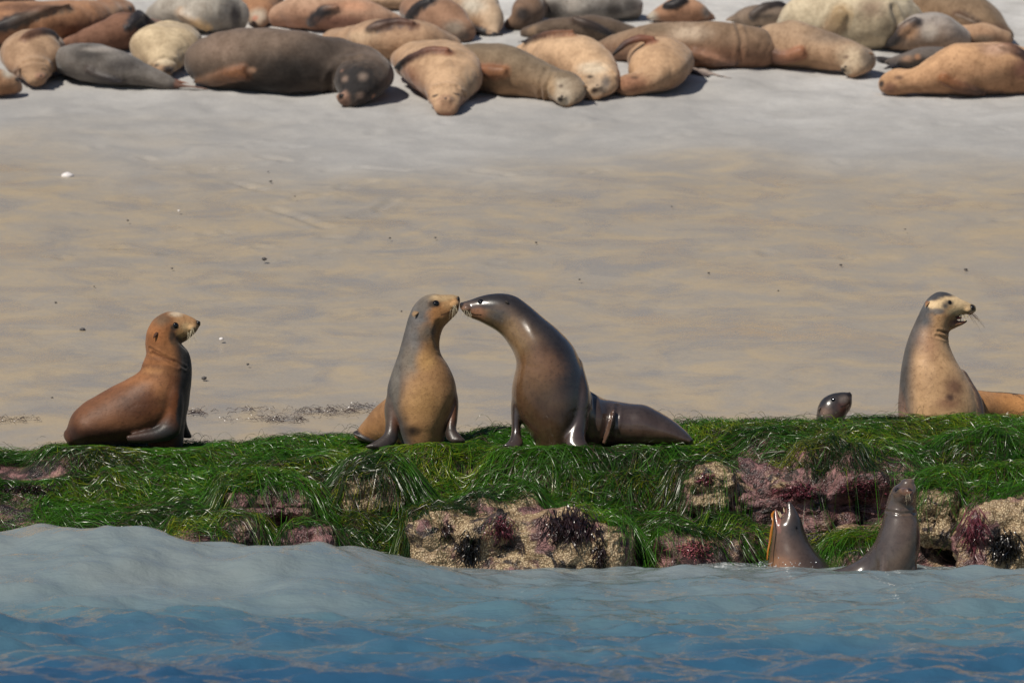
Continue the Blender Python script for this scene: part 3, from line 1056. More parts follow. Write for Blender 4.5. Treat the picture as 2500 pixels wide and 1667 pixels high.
def eye(b, root, x, y, rpx, yc=None):
    h = b.hit(x, y)
    if h is None: return
    r = rpx * h[0][1] / FPX
    r *= 1.15
    ellipsoid("eye", h[0] - h[1] * r * 0.62, (r, r, r), M["eye"], root)
    if yc is not None:
        c = h[0].copy(); c[1] = 2 * yc - c[1]; n = h[1].copy(); n[1] = -n[1]
        ellipsoid("eye", c - n * r * 0.62, (r, r, r), M["eye"], root)

def ear(b, root, x, y, dx, dy, lpx, rpx, col):
    h = b.hit(x, y)
    if h is None: return
    s = h[0][1] / FPX
    d = np.array([dx, -0.25, -dy]); d = d / np.linalg.norm(d)
    n = h[1]
    bb = Body()
    st = []
    for k, q in enumerate((0, 0.35, 0.7, 1.0)):
        c = h[0] + d * lpx * s * q + n * rpx * s * (0.1 + 0.7 * math.sin(q * 2.2))
        rr = rpx * s * (0.9, 1.0, 0.7, 0.18)[k]
        sd = np.cross(n, d); sd /= np.linalg.norm(sd)
        st.append(np.concatenate([c, sd * rr, n * rr * 0.55, col, col, [0.3]]))
    bb.loft(st, nseg=10, per=2)
    o = mesh_obj("ear", np.array(bb.v), bb.f, M["fur"])
    set_color(o.data, np.array(bb.c)); set_float(o.data, bb.w, "wet")
    adopt(o, root)

def tube_strands(name, strands, r0, mat, root):
    V, F = [], []
    for st in strands:
        st = np.array(st)
        T = np.gradient(st, axis=0)
        n = len(st)
        b0 = len(V)
        for i in range(n):
            t = T[i] / (np.linalg.norm(T[i]) + 1e-9)
            a = np.cross(t, [0.3, 0.9, 0.2]); a /= np.linalg.norm(a); b = np.cross(t, a)
            r = r0 * (1 - 0.75 * i / (n - 1))
            for k in range(3):
                V.append(st[i] + r * (a * math.cos(k * 2.094) + b * math.sin(k * 2.094)))
        for i in range(n - 1):
            for k in range(3):
                q = b0 + i * 3
                F.append((q + k, q + (k + 1) % 3, q + 3 + (k + 1) % 3, q + 3 + k))
    o = mesh_obj(name, V, F, mat)
    adopt(o, root)
    return o

def whiskers(b, root, pts, dirv, lpx, mat, n=14, seed=1, droop=0.5):
    r = np.random.default_rng(seed)
    S = []
    for i in range(n):
        p = pts[i % len(pts)]
        h = b.hit(p[0] + r.normal(0, 2), p[1] + r.normal(0, 2))
        if h is None: continue
        s = h[0][1] / FPX
        d = np.array([dirv[0] + r.normal(0, 0.22), r.uniform(-0.7, 0.1), -dirv[1] + r.normal(0, 0.22)])
        d /= np.linalg.norm(d)
        L = lpx * s * r.uniform(0.5, 1.1)
        S.append([h[0] + d * L * q + np.array([0, 0, -droop * L * q * q]) for q in np.linspace(0, 1, 5)])
    if S: tube_strands("whiskers", S, 0.0011, mat, root)

def cone_tooth(root, x, y, depth, x2, y2, rpx):
    a, b2 = P(x, y, depth), P(x2, y2, depth)
    s = depth / FPX
    st = []
    for q, rr in ((0, 1), (0.5, 0.75), (1, 0.15)):
        c = a + (b2 - a) * q
        d = (b2 - a) / np.linalg.norm(b2 - a)
        u = np.cross(d, [0, 1, 0]); v = np.array([0, 1.0, 0])
        z3 = np.zeros(3)
        st.append(np.concatenate([c, u * rpx * s * rr, v * rpx * s * rr, z3, z3, [0]]))
    bb = Body(); bb.loft(st, nseg=8, per=2)
    o = mesh_obj("tooth", np.array(bb.v), bb.f, M["tooth"]); adopt(o, root)

def nose_pad(b, root, x, y, rpx):
    h = b.hit(x, y)
    if h is None: return
    r = rpx * h[0][1] / FPX
    ellipsoid("nose", h[0] - h[1] * r * 0.45, (r, r * 1.1, r * 0.8), M["nose"], root)

GRP = "sea lions sitting on the reef"
def lerp(a, b, t): return np.array(a) * (1 - t) + np.array(b) * t

# --- A: brown animal sitting at the left
def seal_a():
    D = 40.9
    root = empty("sea_lion", P(320, 1072, D))
    tag(root, "reddish brown sea lion sitting upright at the left, facing right", "sea lion", GRP)
    b = Body()
    br, br2 = srgb(124, 82, 54), srgb(94, 61, 41)
    th = srgb(50, 48, 48)  # grey throat and chest, darkened further by shade painted into the fur
    head = [(484, 782, 488, 797, 7), (475, 776, 482, 808, 14), (460, 769, 470, 821, 20), (447, 764, 457, 831, 25), (430, 760, 447, 836, 31),
            (408, 760, 441, 840, 37), (380, 774, 447, 846, 42), (362, 800, 456, 854, 45), (354, 836, 463, 868, 47), (355, 874, 468, 893, 50),
            (340, 905, 469, 922, 60), (312, 924, 465, 960, 70), (275, 943, 440, 1025, 78), (235, 966, 370, 1072, 82), (200, 988, 290, 1086, 80),
            (173, 1018, 222, 1090, 68), (163, 1046, 190, 1090, 42)]
    def cols(i, n):
        if i < 5: return srgb(170, 130, 92), srgb(150, 118, 84)
        if i < 12: return srgb(148, 100, 64), th
        return lerp(br, br2, (i - 12) / 5), br2
    b.pairs(head, D, cols, lambda i, n: 0.15 if i < 11 else 0.45, split=(0.12, 0.42))
    b.pairs([(345, 890, 469, 899, 56), (340, 930, 467, 942, 62), (343, 980, 462, 988, 62), (350, 1030, 454, 1026, 56), (360, 1080, 450, 1072, 45)], D, (br2, srgb(50, 46, 44)), 0.45, split=(0.05, 0.35))
    # near shoulder and folded flipper
    b.pairs([(388, 925, 450, 930, 34, -0.06), (390, 965, 450, 975, 34, -0.09), (394, 1010, 446, 1018, 28, -0.11), (385, 1040, 436, 1062, 20, -0.15), (345, 1054, 366, 1082, 12, -0.19), (310, 1062, 318, 1080, 7, -0.21)],
            D, lambda i, n: (srgb(124, 76, 44), srgb(100, 58, 34)) if i < 3 else (srgb(66, 56, 52), srgb(50, 42, 38)), lambda i, n: 0.4 if i < 3 else 0.6)
    b.pairs([(418, 1000, 458, 1000, 20, 0.12), (425, 1035, 457, 1035, 16, 0.13), (432, 1060, 470, 1066, 10, 0.15)], D, (srgb(60, 52, 48), srgb(60, 52, 48)), 0.6)
    sp = [(395, 778, 26, 20, srgb(118, 92, 70), 0.8), (430, 766, 20, 8, srgb(196, 176, 150), 0.7), (455, 800, 16, 14, srgb(196, 162, 118), 0.6), (440, 812, 12, 10, srgb(184, 140, 92), 0.6),
          (423, 800, 10, 9, srgb(74, 60, 50), 0.6), (420, 822, 9, 16, srgb(78, 62, 50), 0.6), (435, 836, 18, 9, srgb(96, 74, 56), 0.6), (486, 786, 9, 9, srgb(34, 28, 26), 0.4),
          (385, 820, 22, 20, srgb(158, 104, 64), 0.8), (372, 905, 30, 10, srgb(170, 122, 80), 0.8), (355, 990, 30, 40, srgb(112, 66, 38), 0.9), (180, 1065, 22, 24, srgb(72, 42, 36), 0.6),
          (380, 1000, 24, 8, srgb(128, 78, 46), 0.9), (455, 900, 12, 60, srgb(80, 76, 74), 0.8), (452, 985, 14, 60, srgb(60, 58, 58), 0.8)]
    sp += line([(483, 801), (472, 812), (460, 821), (446, 828)], 1.9, srgb(84, 62, 48)) + line([(372, 858), (400, 872), (430, 882)], 2.5, srgb(104, 64, 38), 0.8)
    sp += line([(458, 856), (460, 890), (456, 930), (447, 975), (442, 1030)], 15, srgb(54, 51, 50), 0.4, 6.0) + [(250, 1062, 120, 22, srgb(66, 42, 32), 0.9), (330, 985, 60, 40, srgb(92, 58, 38), 0.9)]  # chest strip: wet grey fur with painted shade; low band is wet fur
    for sg in (-1, 1):
        b.blob(468, 801, sg * 0.030, 13, D, srgb(188, 152, 110), 0.15, 1.1, 1.0)
    b.build("body", root, 0.0068, 3, sp, keep=(430, 800, D, 0.15), dents=[([(366, 850), (395, 868), (432, 886), (456, 900)], 4, 0.006), ([(372, 862), (400, 880), (436, 896)], 4, 0.005)], lumps=0.004)
    eye(b, root, 429, 794, 8, D)
    ear(b, root, 384, 812, -0.5, 0.85, 17, 4, srgb(80, 50, 34))
    nose_pad(b, root, 485, 787, 6)
    whiskers(b, root, [(466, 806), (460, 812), (470, 800)], (0.05, 1.0), 40, M["whisker"], 18, 2, 0.2)
seal_a()

# --- B: left of the kissing pair
def seal_b():
    D = 40.4
    root = empty("sea_lion", P(1030, 1080, D))
    tag(root, "tan chested sea lion with grey back, left one of the pair touching noses", "sea lion", GRP)
    b = Body()
    gr, tn = srgb(86, 84, 83), srgb(162, 122, 82)
    rows = [(1118, 722, 1122, 742, 7), (1108, 719, 1120, 757, 15), (1092, 719, 1112, 769, 21), (1076, 719, 1098, 783, 27), (1058, 717, 1085, 797, 34),
            (1034, 723, 1078, 812, 41), (1012, 742, 1074, 832, 45), (999, 770, 1074, 848, 47), (987, 812, 1079, 866, 50), (973, 862, 1093, 888, 60),
            (955, 912, 1110, 925, 68), (944, 955, 1116, 965, 76), (949, 1000, 1104, 1005, 82), (964, 1035, 1092, 1035, 82), (976, 1068, 1086, 1066, 72)]
    def cols(i, n):
        if i < 4: return srgb(176, 150, 116), srgb(178, 130, 86)
        if i < 7: return lerp(srgb(150, 132, 108), gr, (i - 3) / 4), srgb(172, 124, 80)
        return gr, tn
    b.pairs(rows, D, cols, lambda i, n: 0.12 if i < 8 else 0.45, split=(0.60, 0.92))
    b.pairs([(965, 955, 1010, 1085, 60, 0.10), (925, 990, 952, 1084, 55, 0.25), (896, 1021, 915, 1080, 45, 0.32), (875, 1046, 886, 1074, 28, 0.36)], D, (srgb(150, 112, 76), srgb(176, 126, 80)), 0.35)
    b.pairs([(868, 1050, 872, 1064, 16, 0.26), (900, 1062, 902, 1080, 18, 0.22), (930, 1070, 930, 1086, 12, 0.18)], D, (srgb(50, 46, 46), srgb(50, 46, 46)), 0.7)
    b.pairs([(950, 930, 994, 950, 36, 0.06), (939, 1000, 980, 1015, 28, -0.06), (941, 1035, 972, 1042, 20, -0.10), (936, 1062, 970, 1070, 16, -0.14), (914, 1080, 962, 1084, 13, -0.18), (890, 1090, 940, 1094, 7, -0.22)], D,
            lambda i, n: (srgb(84, 74, 66), srgb(116, 76, 54)) if i < 3 else (srgb(66, 58, 54), srgb(56, 48, 44)), 0.7)
    b.pairs([(1066, 920, 1106, 925, 36, 0.08), (1090, 985, 1120, 988, 26, -0.02), (1092, 1020, 1117, 1022, 18, -0.06), (1088, 1050, 1114, 1052, 16, -0.10), (1090, 1066, 1124, 1066, 13, -0.14), (1100, 1076, 1136, 1076, 7, -0.18)], D,
            lambda i, n: (srgb(128, 84, 54), srgb(90, 60, 44)) if i < 3 else (srgb(62, 52, 46), srgb(56, 46, 42)), 0.7)
    sp = [(1024, 770, 26, 42, srgb(104, 102, 102), 0.8), (1010, 830, 24, 50, srgb(112, 108, 106), 0.9), (1032, 745, 22, 18, srgb(110, 104, 98), 0.8), (1000, 880, 26, 40, srgb(120, 110, 98), 0.9),
          (1100, 742, 22, 14, srgb(188, 148, 104), 0.7), (1062, 741, 13, 10, srgb(62, 52, 46), 0.6), (1078, 728, 26, 8, srgb(196, 168, 128), 0.7),
          (1045, 810, 22, 22, srgb(116, 104, 92), 0.9), (1012, 766, 9, 7, srgb(160, 130, 96), 0.7), (1121, 729, 6, 7, srgb(40, 34, 32), 0.5),
          (1040, 880, 24, 26, srgb(196, 152, 98), 0.9), (1030, 985, 50, 50, srgb(172, 132, 84), 0.9), (1008, 1052, 22, 14, srgb(64, 50, 40), 0.9), (965, 940, 12, 60, srgb(118, 112, 104), 0.9)]
    sp += line([(1119, 747), (1108, 756), (1094, 764), (1076, 770)], 1.9, srgb(96, 68, 50)) + [(1052, 744, 8, 6, srgb(80, 70, 62), 0.7)]
    for sg in (-1, 1):
        b.blob(1108, 744, sg * 0.028, 13, D, srgb(186, 144, 102), 0.15, 1.1, 1.0)
    b.build("body", root, 0.0068, 3, sp, keep=(1065, 760, D, 0.15), dents=[([(1070, 790), (1062, 815), (1068, 850)], 9, 0.006)], lumps=0.004)
    eye(b, root, 1065, 740, 8.5, D)
    ear(b, root, 1020, 762, -0.55, 0.8, 14, 4.5, srgb(150, 122, 92))
    whiskers(b, root, [(1108, 748), (1104, 755), (1112, 745)], (0.1, 1.0), 32, M["whisker"], 14, 5, 0.2)
    nose_pad(b, root, 1119, 729, 5)
seal_b()

# --- C: wet one on the right of the pair
def seal_c():
    D = 40.35
    root = empty("sea_lion", P(1400, 1090, D))
    tag(root, "glossy wet dark brown sea lion, right one of the pair touching noses", "sea lion", GRP)
    b = Body()
    dk, bw = srgb(50, 46, 46), srgb(116, 86, 60)
    rows = [(1125, 738, 1127, 757, 7), (1136, 735, 1134, 767, 14), (1152, 730, 1150, 776, 21), (1170, 723, 1168, 783, 27), (1195, 717, 1188, 794, 34),
            (1226, 715, 1208, 806, 40), (1259, 722, 1227, 822, 45), (1291, 744, 1243, 843, 55), (1326, 775, 1256, 866, 72), (1362, 804, 1261, 890, 84),
            (1395, 838, 1256, 915, 91), (1418, 882, 1250, 945, 95), (1434, 928, 1250, 975, 97), (1438, 970, 1262, 1010, 99), (1432, 1020, 1282, 1045, 95), (1420, 1080, 1304, 1078, 80)]
    def cols(i, n):
        if i < 4: return srgb(62, 56, 52), srgb(128, 92, 68)
        if i < 9: return dk, srgb(136, 108, 78)
        return dk, lerp(bw, srgb(78, 58, 44), (i - 9) / 7)  # coat colour darkens down the chest, with the belly shade painted in
    b.pairs(rows, D, cols, 0.95, split=(0.40, 0.85))
    hb = srgb(100, 76, 62)
    b.pairs([(1395, 930, 1400, 1094, 84, 0.05), (1446, 958, 1440, 1095, 78, 0.10), (1480, 975, 1466, 1092, 70, 0.12), (1497, 978, 1484, 1090, 71, 0.12), (1540, 985, 1530, 1090, 68, 0.12), (1575, 989, 1570, 1090, 62, 0.1),
             (1612, 1007, 1608, 1088, 53, 0.08), (1650, 1031, 1646, 1086, 40, 0.06), (1676, 1054, 1672, 1086, 26, 0.04), (1688, 1068, 1685, 1084, 13, 0.02)], D, lambda i, n: (srgb(62, 54, 52), hb), 0.95)
    # loose skin fold on the flank
    b.pairs([(1494, 1004, 1503, 1002, 9, -0.055), (1489, 1025, 1499, 1026, 11, -0.085), (1482, 1050, 1493, 1053, 11, -0.085), (1470, 1078, 1482, 1082, 10, -0.07)], D, (srgb(104, 80, 66), srgb(84, 64, 54)), 0.9)
    b.pairs([(1256, 925, 1290, 935, 38, 0.08), (1247, 998, 1275, 1004, 26, -0.03), (1248, 1035, 1272, 1040, 20, -0.06), (1246, 1064, 1274, 1068, 16, -0.10), (1240, 1078, 1278, 1082, 12, -0.14), (1226, 1088, 1268, 1092, 7, -0.18)], D, (srgb(62, 54, 52), srgb(70, 56, 48)), 0.95)
    b.pairs([(1376, 895, 1424, 905, 52, 0.06), (1392, 980, 1442, 992, 40, -0.09), (1388, 1030, 1434, 1042, 29, -0.14), (1378, 1064, 1430, 1078, 22, -0.20), (1384, 1086, 1444, 1098, 14, -0.26), (1416, 1104, 1468, 1110, 7, -0.31)], D,
            (srgb(74, 60, 54), srgb(54, 46, 44)), 0.95)
    sp = [(1165, 765, 26, 14, srgb(158, 112, 84), 0.8), (1190, 740, 22, 14, srgb(58, 54, 52), 0.8), (1150, 745, 18, 10, srgb(96, 82, 74), 0.8), (1127, 745, 6, 8, srgb(44, 38, 36), 0.5),
          (1240, 815, 26, 20, srgb(146, 118, 88), 0.9), (1330, 900, 50, 40, srgb(120, 86, 60), 0.9), (1330, 1000, 50, 50, srgb(78, 58, 44), 0.9), (1215, 770, 30, 22, srgb(88, 80, 74), 0.9),
          (1538, 1022, 5, 5, srgb(70, 56, 50), 0.5), (1540, 1050, 4, 4, srgb(70, 56, 50), 0.5)]
    sp += line([(1127, 757), (1140, 763), (1158, 768), (1176, 769)], 1.8, srgb(64, 46, 38))
    for sg in (-1, 1):
        b.blob(1140, 753, sg * 0.028, 12, D, srgb(140, 106, 84), 0.8, 1.2, 1.0)
    b.build("body", root, 0.0068, 3, sp, keep=(1180, 755, D, 0.15), dents=[([(1448, 965), (1455, 1010), (1452, 1080)], 9, 0.006), ([(1508, 990), (1504, 1030), (1490, 1075)], 6, 0.006)], lumps=0.003)
    eye(b, root, 1173, 736, 7.5, D)
    ear(b, root, 1235, 735, 0.5, 0.6, 12, 4, srgb(50, 44, 42))
    whiskers(b, root, [(1135, 757), (1142, 762), (1150, 764)], (-0.05, 1.0), 28, M["whisker"], 14, 8, 0.2)
seal_c()

# --- D: alert one at the right with open mouth
def seal_d():
    D = 41.32
    root = empty("sea_lion", P(2300, 1050, D))
    tag(root, "tan sea lion with pale face mask and open mouth sitting upright at right", "sea lion", GRP)
    b = Body()
    gr, tn, pl = srgb(80, 78, 78), srgb(202, 162, 120), srgb(208, 180, 140)
    rows = [(2376, 742, 2380, 763, 9), (2366, 737, 2374, 770, 16), (2351, 730, 2358, 769, 23), (2335, 722, 2342, 774, 29), (2315, 714, 2330, 784, 35),
            (2290, 712, 2319, 800, 41), (2266, 727, 2315, 818, 45), (2248, 754, 2315, 834, 47), (2230, 793, 2321, 852, 51), (2212, 840, 2335, 882, 61),
            (2201, 892, 2355, 915, 73), (2196, 945, 2374, 950, 82), (2194, 1000, 2388, 992, 88), (2198, 1060, 2390, 1050, 85)]
    def cols(i, n):
        if i < 4: return pl, pl
        if i < 8: return gr, srgb(176, 138, 100)
        return gr, tn
    b.pairs(rows, D, cols, lambda i, n: 0.15 if i < 8 else 0.62, split=(0.72, 0.97))
    b.pairs([(2360, 780, 2361, 788, 7), (2350, 782, 2351, 794, 12), (2338, 781, 2336, 800, 17), (2322, 778, 2318, 808, 23), (2305, 765, 2305, 812, 27)], D, (srgb(120, 80, 70), srgb(178, 138, 98)), 0.2)
    b.pairs([(2365, 950, 2365, 1060, 60, 0.15), (2420, 955, 2420, 1060, 60, 0.30), (2500, 962, 2500, 1060, 58, 0.4), (2590, 975, 2590, 1060, 48, 0.45), (2650, 1000, 2650, 1060, 30, 0.5), (2700, 1040, 2700, 1066, 14, 0.5)], D,
            (srgb(188, 134, 82), srgb(196, 140, 88)), 0.3)
    b.pairs([(2326, 915, 2360, 930, 34, 0.10), (2354, 975, 2398, 980, 32, 0.02), (2360, 1025, 2408, 1030, 24, -0.05), (2362, 1060, 2416, 1066, 18, -0.10)], D, (srgb(112, 90, 76), srgb(82, 68, 60)), 0.75)
    b.pairs([(2204, 910, 2238, 930, 36, 0.06), (2194, 985, 2226, 1000, 28, -0.04), (2194, 1025, 2222, 1030, 22, -0.08), (2190, 1060, 2222, 1066, 16, -0.12)], D, (srgb(120, 96, 82), srgb(156, 112, 84)), 0.6)
    sp = [(2290, 722, 40, 11, srgb(66, 66, 70), 0.5), (2262, 748, 22, 28, srgb(84, 84, 86), 0.7), (2258, 785, 22, 28, srgb(84, 84, 86), 0.9), (2238, 820, 18, 36, srgb(100, 94, 90), 0.9),
          (2290, 745, 30, 12, pl, 0.4), (2275, 743, 14, 9, srgb(214, 186, 146), 0.5), (2320, 735, 30, 12, pl, 0.5), (2335, 760, 26, 12, srgb(206, 176, 134), 0.5),
          (2308, 746, 9, 10, srgb(84, 78, 74), 0.9), (2318, 739, 11, 7, srgb(90, 80, 72), 0.9), (2290, 760, 20, 8, srgb(112, 104, 98), 0.6), (2375, 750, 8, 9, srgb(30, 26, 26), 0.4), (2262, 738, 5, 5, srgb(130, 90, 64), 0.4),
          (2340, 773, 16, 4, srgb(58, 40, 36), 0.5), (2352, 786, 10, 4, srgb(90, 56, 48), 0.5), (2310, 810, 20, 3, srgb(120, 88, 62), 0.6),
          (2330, 945, 26, 30, srgb(132, 98, 76), 0.9), (2318, 985, 34, 18, srgb(150, 112, 84), 0.9), (2270, 840, 30, 40, srgb(170, 130, 98), 0.9), (2320, 970, 12, 10, srgb(92, 68, 56), 0.8)]
    for sg in (-1, 1):
        b.blob(2362, 757, sg * 0.030, 13, D, srgb(196, 164, 122), 0.15, 1.1, 0.9)
    sp += line([(2318, 806), (2330, 812), (2320, 816), (2305, 812)], 2.2, srgb(110, 80, 58), 0.8)
    b.build("body", root, 0.0068, 3, sp, keep=(2320, 765, D, 0.17), dents=[([(2290, 808), (2312, 813), (2328, 812)], 3.5, 0.006), ([(2285, 820), (2306, 826), (2322, 828)], 3.5, 0.005)], lumps=0.004)
    eye(b, root, 2319, 738, 5.5, D)
    ear(b, root, 2268, 738, -0.4, 0.75, 14, 4, srgb(150, 112, 80))
    nose_pad(b, root, 2375, 750, 7)
    for x in (2346, 2354, 2362): cone_tooth(root, x, 769, D - 0.035, x + 1, 775, 2.0)
    for x in (2345, 2356): cone_tooth(root, x, 783, D - 0.025, x + 1, 777, 1.8)
    ellipsoid("tongue", P(2336, 776, D), (0.035, 0.022, 0.010), M["mouth"], root)
    whiskers(b, root, [(2368, 762), (2362, 764), (2372, 760)], (0.8, 0.55), 44, M["dwhisker"], 16, 9, 0.25)
seal_d()

# --- E: only the head shows over the ridge
def seal_e():
    D = 41.55
    root = empty("sea_lion", P(2030, 1100, D))
    tag(root, "dark wet young sea lion with only its raised head showing above the reef", "sea lion", GRP)
    b = Body()
    dk, lo = srgb(48, 46, 47), srgb(92, 72, 62)
    rows = [(2071, 958, 2080, 969, 7), (2062, 957, 2080, 985, 14), (2046, 958, 2075, 1000, 21), (2028, 962, 2067, 1012, 27), (2010, 972, 2063, 1025, 32),
            (1998, 990, 2060, 1040, 34), (1993, 1015, 2062, 1055, 37), (1989, 1050, 2065, 1080, 44), (1980, 1095, 2075, 1110, 55), (1970, 1130, 2090, 1140, 60)]
    b.pairs(rows, D, (dk, lo), 0.85)
    sp = [(2060, 995, 16, 14, srgb(104, 70, 60), 0.7), (2060, 975, 12, 10, srgb(120, 108, 100), 0.8), (2030, 978, 12, 8, srgb(50, 46, 46), 0.7), (2074, 962, 7, 7, srgb(36, 32, 32), 0.5), (2015, 1005, 16, 14, srgb(124, 100, 84), 0.9)]
    sp += line([(2079, 972), (2074, 982), (2064, 990), (2052, 993)], 2.4, srgb(50, 34, 30))
    b.build("body", root, 0.0068, 3, sp, keep=(2040, 990, D, 0.14))
    eye(b, root, 2034, 975, 6, D)
    ear(b, root, 2003, 994, -0.3, 0.8, 12, 3.5, srgb(80, 70, 64))
    whiskers(b, root, [(2070, 985), (2066, 990)], (0.25, 1.0), 24, M["dwhisker"], 10, 11, 0.2)
seal_e()

# --- F: barking in the water
def seal_f():
    D = 38.85
    root = empty("sea_lion", (P(1945, 1400, D)[0], D, -0.1))
    tag(root, "wet sea lion barking skyward with open jaws in the water", "sea lion", "sea lions in the shallow water")
    b = Body()
    dk, tn = srgb(66, 60, 58), srgb(122, 92, 72)
    rows = [(1931, 1226, 1922, 1228, 6), (1938, 1236, 1918, 1241, 13), (1947, 1250, 1913, 1255, 20), (1954, 1264, 1905, 1266, 27),
            (1960, 1280, 1892, 1278, 34), (1966, 1300, 1887, 1296, 39), (1976, 1323, 1884, 1320, 46), (1994, 1348, 1880, 1345, 56), (2016, 1370, 1876, 1370, 64), (2036, 1395, 1870, 1400, 70), (2055, 1450, 1862, 1450, 75)]
    b.pairs(rows, D, lambda i, n: (dk, lerp(srgb(82, 70, 66), tn, i / 10)), 0.95)
    b.pairs([(1896, 1243, 1890, 1246, 5), (1899, 1252, 1888, 1256, 10), (1902, 1263, 1887, 1270, 17), (1910, 1278, 1887, 1284, 25), (1925, 1295, 1888, 1298, 30)], D, (srgb(170, 110, 100), srgb(112, 92, 84)), 0.9)
    b.pairs([(2010, 1368, 2000, 1450, 55, 0.25), (2040, 1388, 2030, 1450, 50, 0.4), (2075, 1402, 2070, 1450, 40, 0.6)], D, (dk, dk), 0.9)
    sp = [(1908, 1256, 9, 10, srgb(176, 110, 100), 0.6), (1905, 1375, 40, 18, srgb(140, 102, 76), 0.9), (1940, 1290, 20, 24, srgb(58, 54, 52), 0.9), (1918, 1245, 4, 9, srgb(150, 100, 90), 0.6), (1942, 1288, 7, 6, srgb(56, 50, 48), 0.7)]
    b.build("body", root, 0.0062, 2, sp, keep=(1915, 1255, D, 0.11))
    eye(b, root, 1944, 1288, 4, None)
    cone_tooth(root, 1915, 1249, D - 0.03, 1913, 1238, 2.0)
    cone_tooth(root, 1906, 1262, D - 0.03, 1898, 1246, 2.2)
    cone_tooth(root, 1908, 1259, D - 0.0, 1903, 1248, 2.0)
    whiskers(b, root, [(1925, 1238), (1930, 1240)], (-0.9, 0.1), 26, M["dwhisker"], 8, 12, 0.1)
    # strand of orange kelp hanging by the throat
    pts = [(1890, 1247, D - 0.01), (1885, 1256, D - 0.05), (1887, 1275, D - 0.08), (1884, 1292, D - 0.09), (1880, 1320, D - 0.10), (1875, 1345, D - 0.12), (1873, 1366, D - 0.13)]
    st = []
    z3 = np.zeros(3)
    for i, (x, y, d) in enumerate(pts):
        r = (2.4, 3.0, 2.2, 3.0, 2.6, 2.2, 1.4)[i] * d / FPX
        st.append(np.concatenate([P(x, y, d), [r, 0, 0], [0, r * 0.5, 0], z3, z3, [0]]))
    kb = Body(); kb.loft(st, nseg=10, per=3)
    o = mesh_obj("kelp_strand", np.array(kb.v), kb.f, M["kelp"])
    tag(o, "orange kelp strand hanging beside the barking sea lion's throat", "seaweed")
seal_f()

# --- G: upright in the water
def seal_g():
    D = 38.35
    root = empty("sea_lion", (P(2180, 1400, D)[0], D, -0.1))
    tag(root, "wet grey brown sea lion rearing upright from the water with chin raised", "sea lion", "sea lions in the shallow water")
    b = Body()
    bk, fr = srgb(78, 70, 66), srgb(112, 92, 78)
    rows = [(2194, 1180, 2233, 1180, 22, 0.0), (2183, 1186, 2238, 1190, 31, 0.0), (2173, 1200, 2239, 1208, 38, 0.0), (2166, 1220, 2238, 1230, 40, 0.01), (2159, 1250, 2239, 1254, 43, 0.01),
            (2152, 1282, 2244, 1282, 48, 0.0), (2141, 1312, 2247, 1312, 55, 0), (2130, 1340, 2246, 1340, 60, 0), (2126, 1370, 2240, 1368, 62, 0), (2130, 1402, 2230, 1400, 58, 0), (2140, 1450, 2222, 1450, 50, 0)]
    b.pairs(rows, D, (bk, fr), 0.95)
    # muzzle pointing up and towards the right front
    st = []
    for (x, y, dy, r, c) in [(2204, 1214, -0.04, 29, srgb(90, 76, 68)), (2212, 1209, -0.09, 25, srgb(100, 80, 70)), (2217, 1204, -0.14, 21, srgb(112, 86, 72)), (2221, 1200, -0.17, 15, srgb(96, 76, 66))]:
        s = D / FPX
        st.append(np.concatenate([P(x, y, D + dy), np.array([0.8, 0, -0.55]) * r * s, np.array([0.3, 0.75, 0.5]) * r * s * 0.9, c, c, [0.9]]))
    b.loft(st)
    b.pairs([(2140, 1318, 2185, 1450, 52, 0.02), (2106, 1357, 2122, 1450, 50, 0.06), (2059, 1383, 2062, 1450, 46, 0.05), (2014, 1394, 2016, 1450, 40, 0.05), (1975, 1405, 1976, 1450, 32, 0.05), (1930, 1424, 1930, 1450, 24, 0.05)], D, (bk, srgb(88, 76, 70)), 0.95)
    b.pairs([(2140, 1335, 2176, 1345, 30, -0.04), (2142, 1380, 2172, 1386, 24, -0.09), (2140, 1420, 2168, 1430, 18, -0.13)], D, (srgb(84, 74, 68), fr), 0.95)
    b.pairs([(2206, 1345, 2238, 1345, 30, -0.01), (2210, 1390, 2240, 1390, 22, -0.05), (2212, 1430, 2240, 1430, 16, -0.08)], D, (srgb(70, 62, 58), srgb(64, 56, 52)), 0.95)
    sp = [(2218, 1208, 16, 14, srgb(132, 96, 76), 0.8), (2222, 1194, 7, 6, srgb(40, 34, 34), 0.5), (2190, 1196, 11, 9, srgb(46, 42, 40), 0.6), (2200, 1238, 30, 10, srgb(92, 78, 68), 0.9), (2235, 1340, 14, 50, srgb(84, 70, 60), 0.9)]
    sp += line([(2230, 1200), (2222, 1208), (2210, 1212), (2200, 1208)], 2.2, srgb(70, 52, 46)) + line([(2166, 1246), (2200, 1252), (2236, 1250)], 2.0, srgb(92, 80, 70), 0.8)
    b.build("body", root, 0.0068, 3, sp, keep=(2205, 1205, D, 0.13), dents=[([(2160, 1246), (2200, 1254), (2240, 1250)], 4, 0.005)], lumps=0.003)
    eye(b, root, 2189, 1195, 6.5, None)
    ear(b, root, 2166, 1218, -0.5, 0.75, 11, 3.5, srgb(90, 80, 74))
    whiskers(b, root, [(2212, 1208), (2218, 1206)], (0.1, 1.0), 20, M["whisker"], 8, 14, 0.2)
seal_g()

# ------------------------------------------------------------------ sleeping animals on the upper beach
TAN, CREAM, BRN, OLV, GRY, RED, DRK, ORG, PAL = (srgb(206, 152, 98), srgb(222, 192, 140), srgb(150, 108, 74), srgb(140, 116, 84), srgb(142, 132, 124),
                                                 srgb(140, 88, 60), srgb(62, 52, 48), srgb(196, 128, 66), srgb(206, 192, 168))
FLP = srgb(46, 42, 44)

